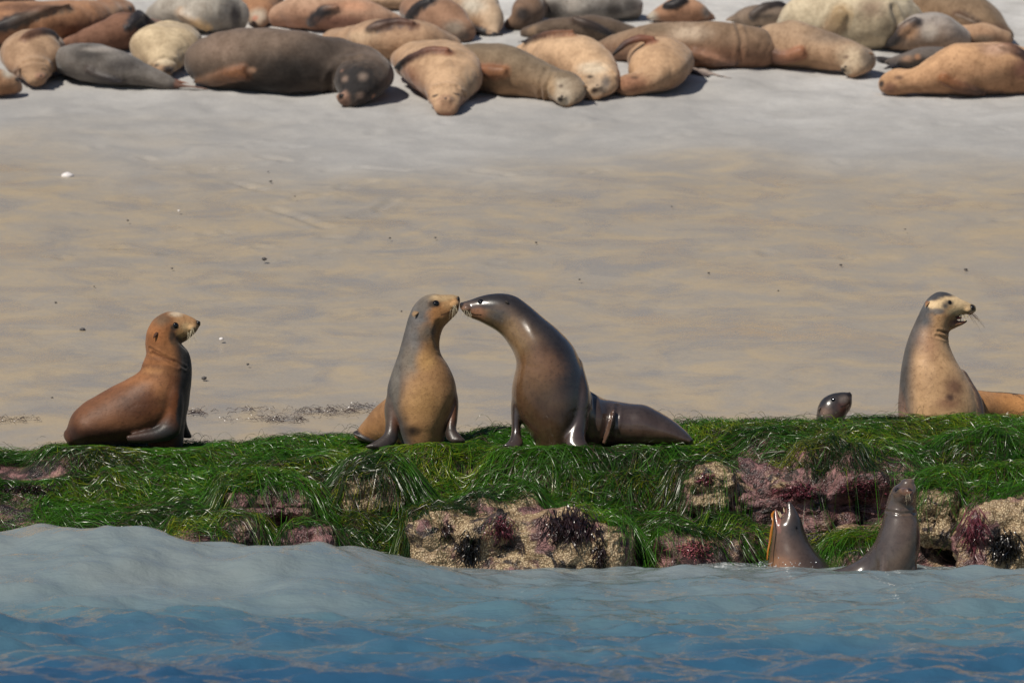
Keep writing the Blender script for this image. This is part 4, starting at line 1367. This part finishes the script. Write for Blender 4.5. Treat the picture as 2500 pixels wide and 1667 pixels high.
def calm_col(c, k=0.30):
    c = np.array(c) * 0.92; g = c @ np.array([0.3, 0.5, 0.2])
    return c * (1 - k) + g * k

def lying(label, rows, top, low, spots=(), flippers=(), head_col=None, head_n=0, muzzle=None, ears=(), lofts=(), dents=(), wet=0.12, voxel=0.016):
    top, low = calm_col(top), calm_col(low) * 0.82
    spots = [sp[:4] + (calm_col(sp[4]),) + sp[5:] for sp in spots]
    pts = []
    for (x, gy, hw, h) in rows:
        g = on_beach(x, gy)
        s = g[1] / FPX
        pts.append((g, hw * s, h * s))
    # the contact pixel is the near lower edge: move the axis back by part of the half width
    C = np.array([g + np.array([0, 0, h * 0.5 - 0.01]) for g, w, h in pts])
    T = np.gradient(C, axis=0)
    st = []
    n = len(pts)
    for i, (g, w, h) in enumerate(pts):
        t = T[i] / np.linalg.norm(T[i])
        side = np.cross(t, [0, 0, 1.0]); side /= np.linalg.norm(side) + 1e-9
        up = np.cross(side, t)
        if up[2] < 0: up = -up
        facing = abs(t[1])
        up = lerp(up, [0, 0, 1.0], 0.6); up /= np.linalg.norm(up)
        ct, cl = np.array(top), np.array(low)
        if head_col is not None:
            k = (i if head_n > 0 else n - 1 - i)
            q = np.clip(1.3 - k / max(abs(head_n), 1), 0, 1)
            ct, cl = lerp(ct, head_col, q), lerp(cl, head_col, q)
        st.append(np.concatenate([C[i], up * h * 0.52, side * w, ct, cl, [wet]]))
    b = Body()
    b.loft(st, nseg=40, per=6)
    base = pts[n // 2][0]
    bv = b.raw_bvh()
    if muzzle is not None:
        mx, my, mr = muzzle[:3]
        d = ray(mx, my); d = d / np.linalg.norm(d)
        loc = bv.ray_cast(Vector(CAM), Vector(d), 200)[0]
        if loc is not None:
            mc = calm_col(muzzle[3]) if len(muzzle) > 3 else low
            for sx_ in (-0.45, 0.45):
                b.blob(mx + sx_ * mr, my, 0.0, mr * 0.8, loc.y, mc, wet)
            b.blob(mx, my + mr * 0.6, 0.01, mr * 0.7, loc.y, mc, wet)
    for fl in flippers:
        b.drape(fl[0], fl[1], fl[2], 0.5, 0.028, bv)
    for lf in lofts:      # extra pieces lying on the sand (hind flippers)
        s2 = []
        for (x, y, hw, th) in lf[0]:
            g = on_beach(x, y); s = g[1] / FPX
            s2.append((g + np.array([0, 0, th * s]), hw * s, th * s))
        CC = np.array([q[0] for q in s2]); TT = np.gradient(CC, axis=0)
        s3 = []
        for i, (c, w, th) in enumerate(s2):
            t = TT[i] / np.linalg.norm(TT[i]); sd = np.cross(t, [0, 0, 1.0]); sd /= np.linalg.norm(sd)
            s3.append(np.concatenate([c, [0, 0, th], sd * w, lf[1], lf[1], [0.4]]))
        b.loft(s3, nseg=14)
    root = empty("sleeping_sea_lion", base)
    tag(root, label, "sea lion", "sea lions asleep on the upper beach")
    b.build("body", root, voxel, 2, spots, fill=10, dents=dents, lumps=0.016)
    if muzzle is not None:
        nose_pad(b, root, muzzle[0], muzzle[1] - muzzle[2] * 0.25, muzzle[2] * 0.30)
    for (ex, ey, dx, dy) in ears:
        ear(b, root, ex, ey, dx, dy, 13, 4.5, low * 0.7)
    return b, root

def face(nx, ny, r, dark=srgb(60, 46, 40), pale=None, eyes=()):
    sp = []
    if pale is not None: sp.append((nx, ny - r * 0.4, r * 2.0, r * 1.8, pale, 0.7))
    sp.append((nx, ny, r * 0.55, r * 0.5, dark, 0.5))
    for ex, ey in eyes: sp.append((ex, ey, r * 0.55, r * 0.25, dark, 0.5))
    return sp

lying("tan sea lion asleep at the left edge with only its pale head in view",
      [(46, 222, 8, 22), (32, 226, 24, 44), (0, 228, 40, 62), (-60, 226, 55, 80), (-130, 220, 40, 50)], TAN, ORG, [(42, 195, 8, 6, DRK, 0.5), (20, 180, 16, 14, PAL, 0.7)])
lying("tan sea lion sleeping head-on at left beside the grey one",
      [(90, 209, 28, 36), (86, 205, 40, 58), (82, 198, 47, 68), (78, 190, 72, 98), (78, 176, 78, 102), (86, 158, 70, 85), (96, 145, 45, 50)], srgb(190, 146, 100), srgb(176, 124, 82),
      line([(58, 176), (72, 180)], 2.5, DRK) + line([(102, 168), (116, 172)], 2.5, DRK) + [(82, 182, 34, 26, srgb(182, 138, 92), 0.7), (98, 185, 14, 12, srgb(160, 112, 80), 0.6)], [([(60, 95, 9), (90, 84, 12), (128, 90, 7), (140, 100, 3)], srgb(130, 92, 70), FLP)], dents=[([(40, 180), (52, 156), (80, 148), (112, 152), (126, 176)], 6, 0.016)], muzzle=(100, 188, 13, srgb(176, 128, 88)), ears=[(50, 168, -0.5, 0.6)])
lying("dark grey sea lion lying tail-first with hind flippers toward the right",
      [(160, 178, 40, 60), (200, 192, 62, 90), (260, 202, 60, 92), (320, 209, 50, 72), (375, 213, 36, 48), (415, 215, 22, 26)], srgb(128, 120, 112), srgb(120, 108, 98),
      [(215, 130, 50, 26, srgb(70, 65, 62), 0.9), (300, 160, 60, 22, srgb(78, 72, 69), 0.9), (250, 120, 50, 8, srgb(170, 160, 150), 0.9)], [([(215, 170, 12), (245, 186, 14), (280, 194, 9), (300, 198, 4)], srgb(92, 82, 76), FLP)], lofts=[([(405, 214, 16, 10), (440, 215, 14, 6), (475, 217, 12, 4), (505, 219, 5, 2)], srgb(120, 90, 78)), ([(405, 210, 14, 10), (435, 207, 12, 6), (462, 208, 9, 4)], srgb(150, 104, 84))])
lying("cream sea lion sleeping head-down just left of the big dark bull",
      [(400, 191, 24, 30), (400, 187, 33, 48), (400, 180, 50, 74), (401, 172, 82, 106), (405, 158, 88, 104), (425, 140, 75, 84), (450, 125, 45, 50)], CREAM, srgb(196, 154, 104),
      [(395, 162, 32, 20, srgb(182, 140, 96), 0.7), (412, 168, 20, 14, srgb(70, 56, 50), 0.6), (382, 160, 8, 4, DRK, 0.6), (405, 150, 30, 10, srgb(236, 210, 164), 0.8)], muzzle=(408, 172, 12, srgb(150, 116, 86)), dents=[([(366, 170), (378, 150), (402, 142), (430, 150), (440, 170)], 6, 0.016)])
lying("huge dark brown bull asleep with pale spots on its face",
      [(476, 196, 22, 60), (500, 205, 60, 112), (560, 213, 75, 140), (640, 220, 80, 152), (720, 224, 80, 150), (790, 224, 76, 136), (850, 226, 76, 126), (888, 236, 74, 118), (886, 246, 70, 110), (876, 254, 62, 96), (864, 259, 50, 76), (854, 261, 36, 54)],
      srgb(128, 104, 84), srgb(96, 76, 60),
      [(720, 170, 130, 46, srgb(58, 50, 45), 0.8), (800, 120, 90, 40, srgb(82, 68, 58), 0.9), (870, 200, 85, 66, srgb(48, 44, 44), 0.6), (650, 210, 100, 22, srgb(50, 42, 38), 0.8), (833, 236, 19, 19, srgb(176, 128, 98), 0.6), (832, 235, 7, 8, srgb(40, 34, 34), 0.4),
       (842, 193, 10, 9, srgb(140, 112, 94), 0.9), (887, 187, 13, 12, srgb(136, 114, 98), 0.9), (880, 234, 11, 9, srgb(136, 108, 90), 0.9), (834, 173, 6, 4, srgb(150, 108, 86), 0.8), (912, 236, 6, 6, srgb(160, 110, 80), 0.5),
       (540, 120, 60, 40, srgb(140, 112, 90), 0.9), (615, 172, 12, 8, srgb(190, 140, 100), 0.6)],
      [([(600, 178, 22), (560, 186, 20), (520, 194, 14), (478, 197, 6)], srgb(150, 96, 58), srgb(110, 84, 66))], muzzle=(836, 236, 17, srgb(170, 124, 96)), dents=[([(800, 240), (808, 190), (835, 150), (880, 140)], 9, 0.02)])
lying("tan sea lion sleeping on its back in the centre with dark flipper folded on top",
      [(1088, 281, 30, 38), (1088, 276, 41, 62), (1092, 265, 49, 76), (1096, 251, 72, 104), (1090, 238, 92, 124), (1077, 222, 102, 122), (1060, 204, 98, 108), (1033, 188, 80, 90), (1000, 172, 50, 58), (975, 160, 25, 28)],
      srgb(212, 164, 110), srgb(172, 112, 74), line([(1056, 236), (1070, 232)], 2.5, DRK) + line([(1108, 228), (1122, 232)], 2.5, DRK) + [(1090, 262, 30, 14, srgb(172, 124, 82), 0.7), (1150, 210, 30, 40, srgb(196, 156, 108), 0.9), (1000, 200, 40, 36, srgb(178, 116, 78), 0.9)],
      [([(1095, 128, 10), (1055, 124, 13), (1015, 138, 11), (985, 155, 7), (970, 166, 3)], srgb(150, 96, 70), FLP), ([(985, 215, 12), (972, 222, 10), (960, 226, 5)], srgb(140, 90, 64), srgb(110, 74, 56))], muzzle=(1088, 244, 14, srgb(190, 140, 96)), dents=[([(1046, 240), (1054, 218), (1085, 208), (1118, 212), (1136, 236)], 6, 0.018)])
lying("olive brown sea lion with a pale grey face sleeping right of centre",
      [(1115, 198, 50, 84), (1180, 222, 70, 118), (1250, 232, 68, 118), (1310, 238, 60, 96), (1352, 243, 56, 82), (1382, 250, 52, 78), (1386, 256, 46, 66), (1382, 260, 30, 44)],
      OLV, srgb(172, 126, 76), [(1375, 222, 36, 32, srgb(200, 178, 146), 0.6), (1368, 243, 8, 7, DRK, 0.5), (1370, 210, 7, 5, srgb(110, 90, 72), 0.6), (1410, 215, 24, 30, srgb(172, 146, 112), 0.8), (1345, 215, 14, 30, srgb(178, 142, 96), 0.8), (1180, 225, 90, 14, srgb(180, 130, 78), 0.8)],
      [([(1235, 178, 14), (1205, 176, 13), (1178, 170, 8), (1160, 166, 3)], srgb(150, 106, 74), srgb(130, 88, 64))], dents=[([(1338, 250), (1334, 215), (1350, 180)], 6, 0.016), ([(1322, 245), (1318, 205), (1335, 165)], 6, 0.012)], muzzle=(1372, 238, 13, srgb(206, 184, 150)), ears=[(1425, 210, 0.5, 0.6)])
lying("peach tan sea lion with whitish head squeezed behind the olive one",
      [(1290, 165, 50, 60), (1345, 184, 75, 102), (1405, 206, 76, 124), (1446, 222, 66, 110), (1459, 232, 54, 86), (1457, 239, 46, 64), (1452, 242, 30, 42)],
      srgb(222, 174, 118), srgb(206, 150, 96), [(1445, 168, 42, 18, srgb(226, 200, 162), 0.7), (1455, 205, 36, 24, srgb(196, 164, 126), 0.7), (1440, 188, 9, 4, DRK, 0.6), (1480, 200, 12, 20, srgb(140, 124, 110), 0.8), (1450, 222, 9, 6, srgb(90, 66, 56), 0.6)],
      [([(1400, 84, 10), (1360, 84, 11), (1320, 92, 10), (1285, 104, 6), (1262, 110, 3)], srgb(160, 110, 80), FLP)], muzzle=(1458, 212, 13, srgb(196, 160, 124)), dents=[([(1410, 190), (1430, 168), (1470, 160), (1500, 180)], 6, 0.016)])
lying("chubby tan sea lion sleeping curled with its brown head to the left",
      [(1600, 172, 60, 66), (1610, 192, 80, 100), (1614, 212, 78, 114), (1594, 226, 66, 92), (1562, 231, 48, 58), (1530, 230, 36, 48), (1508, 226, 20, 32)],
      srgb(212, 162, 106), srgb(190, 138, 88), [(1540, 205, 50, 28, srgb(166, 108, 66), 0.6), (1585, 210, 8, 7, srgb(196, 140, 86), 0.5), (1508, 212, 9, 8, srgb(110, 72, 52), 0.5), (1550, 190, 10, 4, srgb(110, 74, 52), 0.6)],
      [([(1592, 103, 9), (1560, 100, 11), (1528, 112, 9), (1505, 132, 6), (1492, 146, 3)], srgb(160, 104, 80), FLP)], lofts=[([(1660, 158, 16, 8), (1700, 172, 15, 6), (1745, 186, 13, 4), (1792, 195, 4, 2)], srgb(170, 156, 148)), ([(1660, 165, 14, 7), (1690, 178, 12, 5), (1730, 190, 9, 3)], srgb(96, 84, 82))])
lying("long brown sea lion lying sideways right of the middle group",
      [(1470, 135, 30, 40), (1540, 150, 50, 78), (1620, 162, 60, 108), (1720, 169, 64, 118), (1800, 169, 60, 114), (1860, 166, 50, 96), (1900, 160, 30, 60)],
      srgb(156, 122, 86), srgb(168, 114, 74), [(1680, 80, 60, 22, srgb(192, 164, 132), 0.8), (1600, 70, 50, 14, srgb(140, 114, 84), 0.8), (1740, 140, 90, 24, srgb(168, 112, 72), 0.9)], [([(1690, 130, 14), (1725, 142, 15), (1765, 152, 11), (1795, 158, 4)], srgb(130, 92, 66), FLP)], dents=[([(1800, 60), (1812, 100), (1806, 150)], 7, 0.014), ([(1570, 80), (1580, 120), (1574, 150)], 7, 0.010)])
lying("pale tan sea lion with dark flipper stretched over the long brown one",
      [(1850, 150, 30, 80), (1890, 162, 50, 106), (1950, 165, 56, 112), (2010, 168, 54, 96), (2062, 173, 50, 80), (2094, 179, 48, 72), (2090, 184, 42, 60), (2082, 186, 28, 40)],
      srgb(186, 148, 106), srgb(200, 146, 92), [(2085, 140, 44, 34, srgb(200, 172, 132), 0.7), (2058, 172, 8, 7, DRK, 0.5), (2066, 140, 9, 5, srgb(130, 100, 74), 0.6), (2030, 90, 60, 20, srgb(150, 122, 94), 0.9), (2115, 140, 16, 26, srgb(140, 120, 98), 0.8)],
      [([(1960, 128, 16), (1925, 138, 14), (1900, 142, 20), (1868, 128, 20), (1840, 112, 10), (1826, 104, 4)], srgb(180, 124, 90), FLP)], muzzle=(2064, 166, 12, srgb(206, 178, 140)), ears=[(2122, 130, 0.5, 0.5)])
lying("orange tan sea lion lying flat at the right edge facing left",
      [(2152, 222, 10, 26), (2166, 227, 24, 48), (2190, 229, 33, 60), (2228, 230, 42, 66), (2276, 230, 60, 94), (2335, 230, 76, 122), (2405, 229, 78, 126), (2480, 227, 75, 118), (2560, 222, 60, 90), (2620, 215, 30, 40)],
      srgb(216, 158, 94), srgb(196, 134, 76), [(2152, 205, 9, 9, DRK, 0.5), (2172, 215, 18, 14, srgb(150, 98, 64), 0.7), (2195, 190, 12, 6, srgb(130, 90, 62), 0.7), (2430, 120, 40, 18, srgb(200, 150, 112), 0.8), (2500, 170, 40, 30, srgb(130, 80, 54), 0.8)],
      [([(2300, 190, 12), (2335, 208, 15), (2375, 220, 12), (2405, 225, 5)], srgb(160, 106, 66), srgb(90, 66, 54)), ([(2440, 118, 10), (2475, 124, 13), (2500, 138, 12), (2525, 160, 8)], srgb(150, 104, 78), FLP)])
lying("very large cream coloured sea lion at upper right, its back cut by the frame",
      [(1925, 85, 35, 50), (1980, 104, 70, 125), (2060, 116, 82, 160), (2140, 120, 82, 160), (2205, 114, 62, 125), (2245, 106, 30, 55)], srgb(224, 202, 158), srgb(206, 182, 138), [(2130, 20, 40, 30, srgb(180, 150, 116), 0.9), (2150, 85, 60, 40, srgb(200, 174, 130), 0.9)], [([(2060, 30, 16), (2040, 60, 20), (2015, 90, 14), (2000, 105, 5)], srgb(196, 170, 130), srgb(120, 98, 78))], dents=[([(2180, 20), (2195, 60), (2190, 100)], 9, 0.018)])
lying("brown sea lion lying at the upper right corner behind the cream one",
      [(2195, 65, 40, 80), (2270, 84, 70, 125), (2350, 98, 70, 118), (2420, 107, 52, 88), (2458, 110, 25, 46)], srgb(140, 110, 76), srgb(186, 140, 88), [(2440, 75, 30, 20, srgb(110, 80, 60), 0.8), (2330, 60, 50, 20, srgb(160, 126, 86), 0.9)], [([(2330, 40, 14), (2370, 60, 17), (2410, 85, 12), (2430, 100, 5)], srgb(110, 82, 60), FLP)])
lying("grey and tan sea lion resting in front of the large cream one",
      [(2150, 118, 14, 18), (2185, 122, 40, 54), (2235, 126, 60, 92), (2290, 126, 60, 98), (2340, 120, 40, 58)], srgb(168, 156, 146), srgb(178, 136, 98), [(2220, 80, 24, 22, srgb(196, 142, 90), 0.8), (2270, 80, 20, 20, srgb(214, 196, 176), 0.8)],
      [([(2240, 52, 12), (2210, 72, 13), (2180, 100, 11), (2150, 112, 8), (2128, 118, 3)], srgb(90, 82, 80), FLP)])
lying("dark grey sea lion low on the sand behind the orange tan one",
      [(2165, 158, 14, 14), (2195, 162, 28, 32), (2240, 165, 42, 50), (2290, 165, 42, 52), (2335, 160, 28, 38)], srgb(110, 98, 90), srgb(96, 82, 74), [(2215, 145, 18, 10, srgb(160, 120, 88), 0.7), (2240, 140, 8, 8, srgb(186, 128, 80), 0.6)],
      lofts=[([(2195, 150, 14, 8), (2168, 152, 14, 6), (2140, 145, 8, 4), (2126, 140, 3, 2)], FLP), ([(2195, 160, 14, 8), (2175, 168, 14, 6), (2160, 172, 6, 3)], FLP)])
lying("tan flank of a sea lion between the brown and orange tan ones at right",
      [(2310, 104, 24, 34), (2360, 112, 40, 58), (2410, 114, 40, 58), (2455, 112, 24, 40)], srgb(200, 152, 104), srgb(180, 124, 80), [(2400, 95, 30, 12, srgb(150, 120, 90), 0.8)])
lying("small reddish tan sea lion near the top edge right of the grey mottled one",
      [(1582, 50, 14, 20), (1620, 54, 36, 46), (1670, 55, 46, 64), (1715, 54, 36, 50), (1738, 52, 16, 26)], srgb(190, 134, 88), srgb(170, 112, 70), [(1590, 40, 20, 14, PAL, 0.8), (1725, 30, 14, 16, srgb(150, 132, 116), 0.8)],
      [([(1672, 2, 10), (1655, 8, 14), (1640, 14, 12), (1625, 18, 5)], FLP, FLP)])
lying("sea lion with an arched dark back lying left of the large cream one",
      [(1778, 56, 14, 16), (1830, 62, 40, 48), (1890, 65, 46, 52), (1945, 62, 26, 30)], srgb(130, 108, 88), srgb(176, 146, 116), [(1870, 40, 30, 8, srgb(90, 76, 64), 0.8)],
      [([(1835, 40, 8), (1870, 20, 10), (1910, 20, 9), (1945, 44, 4)], srgb(96, 84, 76), FLP)])
lying("dark brown sea lion lying behind the peach tan one",
      [(1285, 92, 25, 28), (1320, 96, 40, 48), (1400, 99, 50, 64), (1480, 99, 50, 58), (1545, 96, 30, 34)], srgb(110, 88, 68), srgb(120, 96, 74), [(1300, 75, 16, 14, srgb(150, 118, 84), 0.8)], [([(1400, 50, 10), (1440, 62, 13), (1480, 78, 9), (1500, 88, 4)], srgb(84, 66, 54), FLP)])
lying("mottled grey sea lion at the top edge near the middle",
      [(1310, 40, 30, 44), (1380, 50, 56, 84), (1470, 50, 56, 90), (1550, 46, 40, 60)], srgb(172, 162, 152), srgb(140, 130, 120), [(1400, 20, 30, 24, srgb(206, 194, 180), 0.8), (1500, 25, 26, 20, srgb(90, 82, 76), 0.8), (1540, 10, 24, 20, srgb(100, 92, 86), 0.8), (1350, 20, 24, 18, srgb(80, 72, 68), 0.8)])
lying("brown sea lion head-on beside the mottled grey one",
      [(1240, 72, 14, 30), (1258, 74, 30, 60), (1282, 68, 40, 78), (1300, 56, 40, 76)], srgb(140, 104, 74), srgb(110, 84, 64), [(1275, 35, 20, 20, DRK, 0.7)])
lying("pale bellied tan sea lion at the top edge left of the grey mottled one",
      [(1205, 88, 16, 28), (1198, 84, 34, 66), (1180, 76, 48, 92), (1150, 58, 54, 92), (1115, 40, 40, 60)], srgb(214, 176, 132), srgb(196, 136, 78), [(1150, 15, 40, 24, PAL, 0.8)], [([(1160, 68, 8), (1180, 76, 11), (1205, 86, 9), (1225, 90, 4)], FLP, FLP)])
lying("brown sea lion with a raised dark flipper near the top left of centre",
      [(1000, 45, 30, 50), (1050, 76, 60, 90), (1105, 94, 52, 80), (1135, 99, 32, 52)], srgb(172, 122, 82), srgb(150, 104, 74), [(1110, 70, 30, 20, srgb(160, 140, 118), 0.8), (1130, 90, 20, 14, srgb(110, 90, 76), 0.8)], [([(1055, 6, 12), (1025, 18, 14), (1005, 38, 12), (995, 52, 5)], FLP, FLP)])
lying("long light tan sea lion lying behind the bull's shoulder",
      [(815, 112, 36, 40), (880, 132, 60, 74), (950, 146, 74, 100), (1030, 150, 66, 96), (1100, 142, 40, 56)], srgb(196, 150, 104), srgb(188, 140, 92), [(930, 65, 40, 14, srgb(110, 78, 60), 0.8), (880, 90, 50, 16, srgb(204, 164, 118), 0.8)],
      [([(1010, 62, 8), (965, 56, 14), (930, 64, 13), (900, 76, 5)], srgb(120, 84, 66), FLP)])
lying("orange tan sea lion with dark flipper behind the bull near the top",
      [(680, 62, 30, 50), (740, 70, 52, 84), (820, 76, 62, 92), (900, 78, 56, 80), (970, 76, 30, 44)], srgb(200, 152, 112), srgb(176, 112, 72), [(860, 15, 60, 16, srgb(206, 140, 92), 0.8), (830, 55, 60, 16, srgb(150, 96, 70), 0.8)], [([(825, 20, 8), (795, 24, 14), (772, 42, 14), (755, 62, 6)], FLP, FLP)])
lying("small brown sea lion head-on with whitish muzzle at the top, left of centre",
      [(632, 66, 14, 26), (632, 60, 34, 52), (635, 48, 52, 76), (640, 33, 52, 66), (645, 15, 40, 50)], srgb(186, 126, 72), srgb(160, 108, 66), [(630, 40, 28, 22, srgb(190, 166, 138), 0.6), (622, 45, 10, 9, srgb(190, 120, 86), 0.6)])
lying("large pale grey sea lion at the top with a small tan flipper",
      [(382, 60, 30, 50), (440, 76, 60, 98), (520, 80, 66, 116), (582, 74, 36, 78)], srgb(186, 176, 160), srgb(160, 146, 130), [(575, 40, 14, 40, srgb(90, 82, 78), 0.7), (480, 30, 60, 24, srgb(196, 184, 166), 0.9)], [([(440, 34, 6), (462, 46, 10), (488, 62, 10), (508, 76, 5)], srgb(170, 120, 70), srgb(200, 164, 118))])
lying("large orange brown sea lion at upper left with head turned to the sky",
      [(322, 52, 12, 34), (305, 60, 32, 62), (262, 76, 50, 78), (190, 100, 72, 100), (100, 112, 82, 112), (0, 112, 82, 108), (-80, 104, 50, 70)], srgb(190, 128, 72), srgb(166, 102, 52),
      [(318, 22, 9, 8, DRK, 0.5), (285, 30, 26, 22, srgb(206, 148, 92), 0.7), (60, 20, 90, 12, srgb(130, 86, 56), 0.8)], [([(170, 18, 5), (110, 26, 10), (50, 46, 14), (0, 64, 12), (-30, 74, 6)], srgb(150, 124, 100), FLP)])
lying("reddish brown sea lion with black head between the orange and cream ones",
      [(165, 120, 25, 34), (220, 126, 46, 66), (285, 124, 52, 90), (345, 108, 46, 72), (400, 96, 25, 46)], srgb(146, 96, 64), srgb(128, 80, 54), [(345, 55, 32, 26, srgb(48, 44, 48), 0.6), (390, 66, 24, 14, srgb(120, 76, 54), 0.7)], [([(372, 62, 8), (352, 42, 13), (330, 48, 13), (312, 70, 6)], FLP, FLP)])
lying("dark brown sea lion at the top left corner of the frame",
      [(-30, 14, 40, 40), (30, 18, 40, 36), (80, 16, 20, 20)], srgb(110, 76, 54), srgb(96, 70, 52))
lying("whitish sea lion glimpsed at the top between the orange and grey ones",
      [(190, 24, 16, 20), (225, 28, 30, 36), (258, 24, 18, 24)], PAL, PAL)
lying("tan sea lion cut by the top edge above the bull's shoulder",
      [(880, 10, 30, 30), (940, 22, 46, 44), (1000, 20, 30, 36)], srgb(206, 160, 112), srgb(186, 140, 96))

# ------------------------------------------------------------------ small things on the sand
def pebble_mesh(seed):
    bm = bmesh.new()
    bmesh.ops.create_icosphere(bm, subdivisions=2, radius=1)
    for v in bm.verts:
        n = 0.25 * float(fbm(np.array([v.co.x * 1.5 + seed]), np.array([v.co.y * 1.5]), np.array([v.co.z * 1.5]), seed=seed)[0])
        v.co *= 1 + n
        v.co.z *= 0.6
    me = bpy.data.meshes.new("pebble")
    bm.to_mesh(me); bm.free()
    me.polygons.foreach_set("use_smooth", [True] * len(me.polygons))
    return me

def put_pebble(px, py, rpx, label, mat="pebble", name="pebble", cat="pebble", group="pebbles and shell bits on the wet sand", seed=1, me=None):
    g = on_beach(px, py)
    me = me or pebble_mesh(seed)
    if not me.materials: me.materials.append(M[mat])
    o = bpy.data.objects.new(name, me); COL.objects.link(o)
    r = rpx * g[1] / FPX * (0.78 if mat == 'pebble' else 0.95)
    o.location = g + np.array([0, 0, r * 0.3])
    o.scale = (r, r, r)
    o.rotation_euler = (0, 0, random.random() * 6)
    tag(o, label, cat, group)
    return o

put_pebble(165, 436, 17, "bright white shell lump on the wet sand at upper left", "shell", "shell", "shell", seed=4)
put_pebble(437, 516, 4, "tiny white shell right of and below the white lump", "shell", "shell", "shell", seed=5)
put_pebble(541, 829, 6, "blue-white shell bit on sand right of the brown sea lion's head", "shell", "shell", "shell", seed=6)
put_pebble(498, 925, 9, "dark pebble on sand right of the brown sea lion's shoulder", seed=7)
put_pebble(202, 807, 9, "flat dark pebble on sand left of the brown sea lion's head", seed=8)
put_pebble(645, 634, 9, "dark brown pebble on sand above and left of the kissing pair", seed=9)
put_pebble(1107, 881, 6, "small dark pebble between the kissing sea lions' chests", seed=10)
put_pebble(2358, 659, 6, "small dark pebble on sand above the open mouthed sea lion", seed=11)
small = pebble_mesh(33)
for (x, y, r) in [(136, 739, 4), (605, 890, 5), (661, 444, 5), (952, 582, 4), (1063, 581, 4), (1415, 683, 4), (1309, 593, 4), (1730, 667, 4), (1736, 880, 6), (2053, 648, 5), (2052, 882, 5), (127, 971, 4),
                  (312, 539, 4), (420, 656, 4), (1517, 884, 4), (1522, 895, 3), (1900, 710, 3), (655, 420, 3), (230, 700, 3), (720, 480, 3), (2210, 560, 3), (1640, 505, 3), (980, 760, 3), (1800, 800, 3)]:
    put_pebble(x, y, r, "tiny dark pebble scattered on the wet sand", me=small)

# spray where the barking animal breaks the surface
def spray():
    r = np.random.default_rng(5)
    V, F = [], []
    bm = bmesh.new(); bmesh.ops.create_icosphere(bm, subdivisions=1, radius=1)
    bv = np.array([v.co for v in bm.verts]); bf = [[v.index for v in f.verts] for f in bm.faces]; bm.free()
    c0 = P(1872, 1390, 38.7)
    for i in range(90):
        a, q = r.uniform(0, 6.28), abs(r.normal(0, 1))
        p = c0 + np.array([math.cos(a) * 0.05 * q + r.normal(0, 0.01), math.sin(a) * 0.04, abs(r.normal(0, 0.035)) - 0.01])
        if i > 55: p = P(r.uniform(1870, 2010), r.uniform(1372, 1396), 38.62 + r.normal(0, 0.02))
        s = r.uniform(0.0015, 0.0045)
        b = len(V)
        V.extend(list(p - c0 + bv * s)); F.extend([[k + b for k in f] for f in bf])
    o = mesh_obj("water_spray", V, F, M["drop"]); o.location = c0
    tag(o, "fine splash droplets at the barking sea lion's neck", "splash", kind="stuff")
spray()
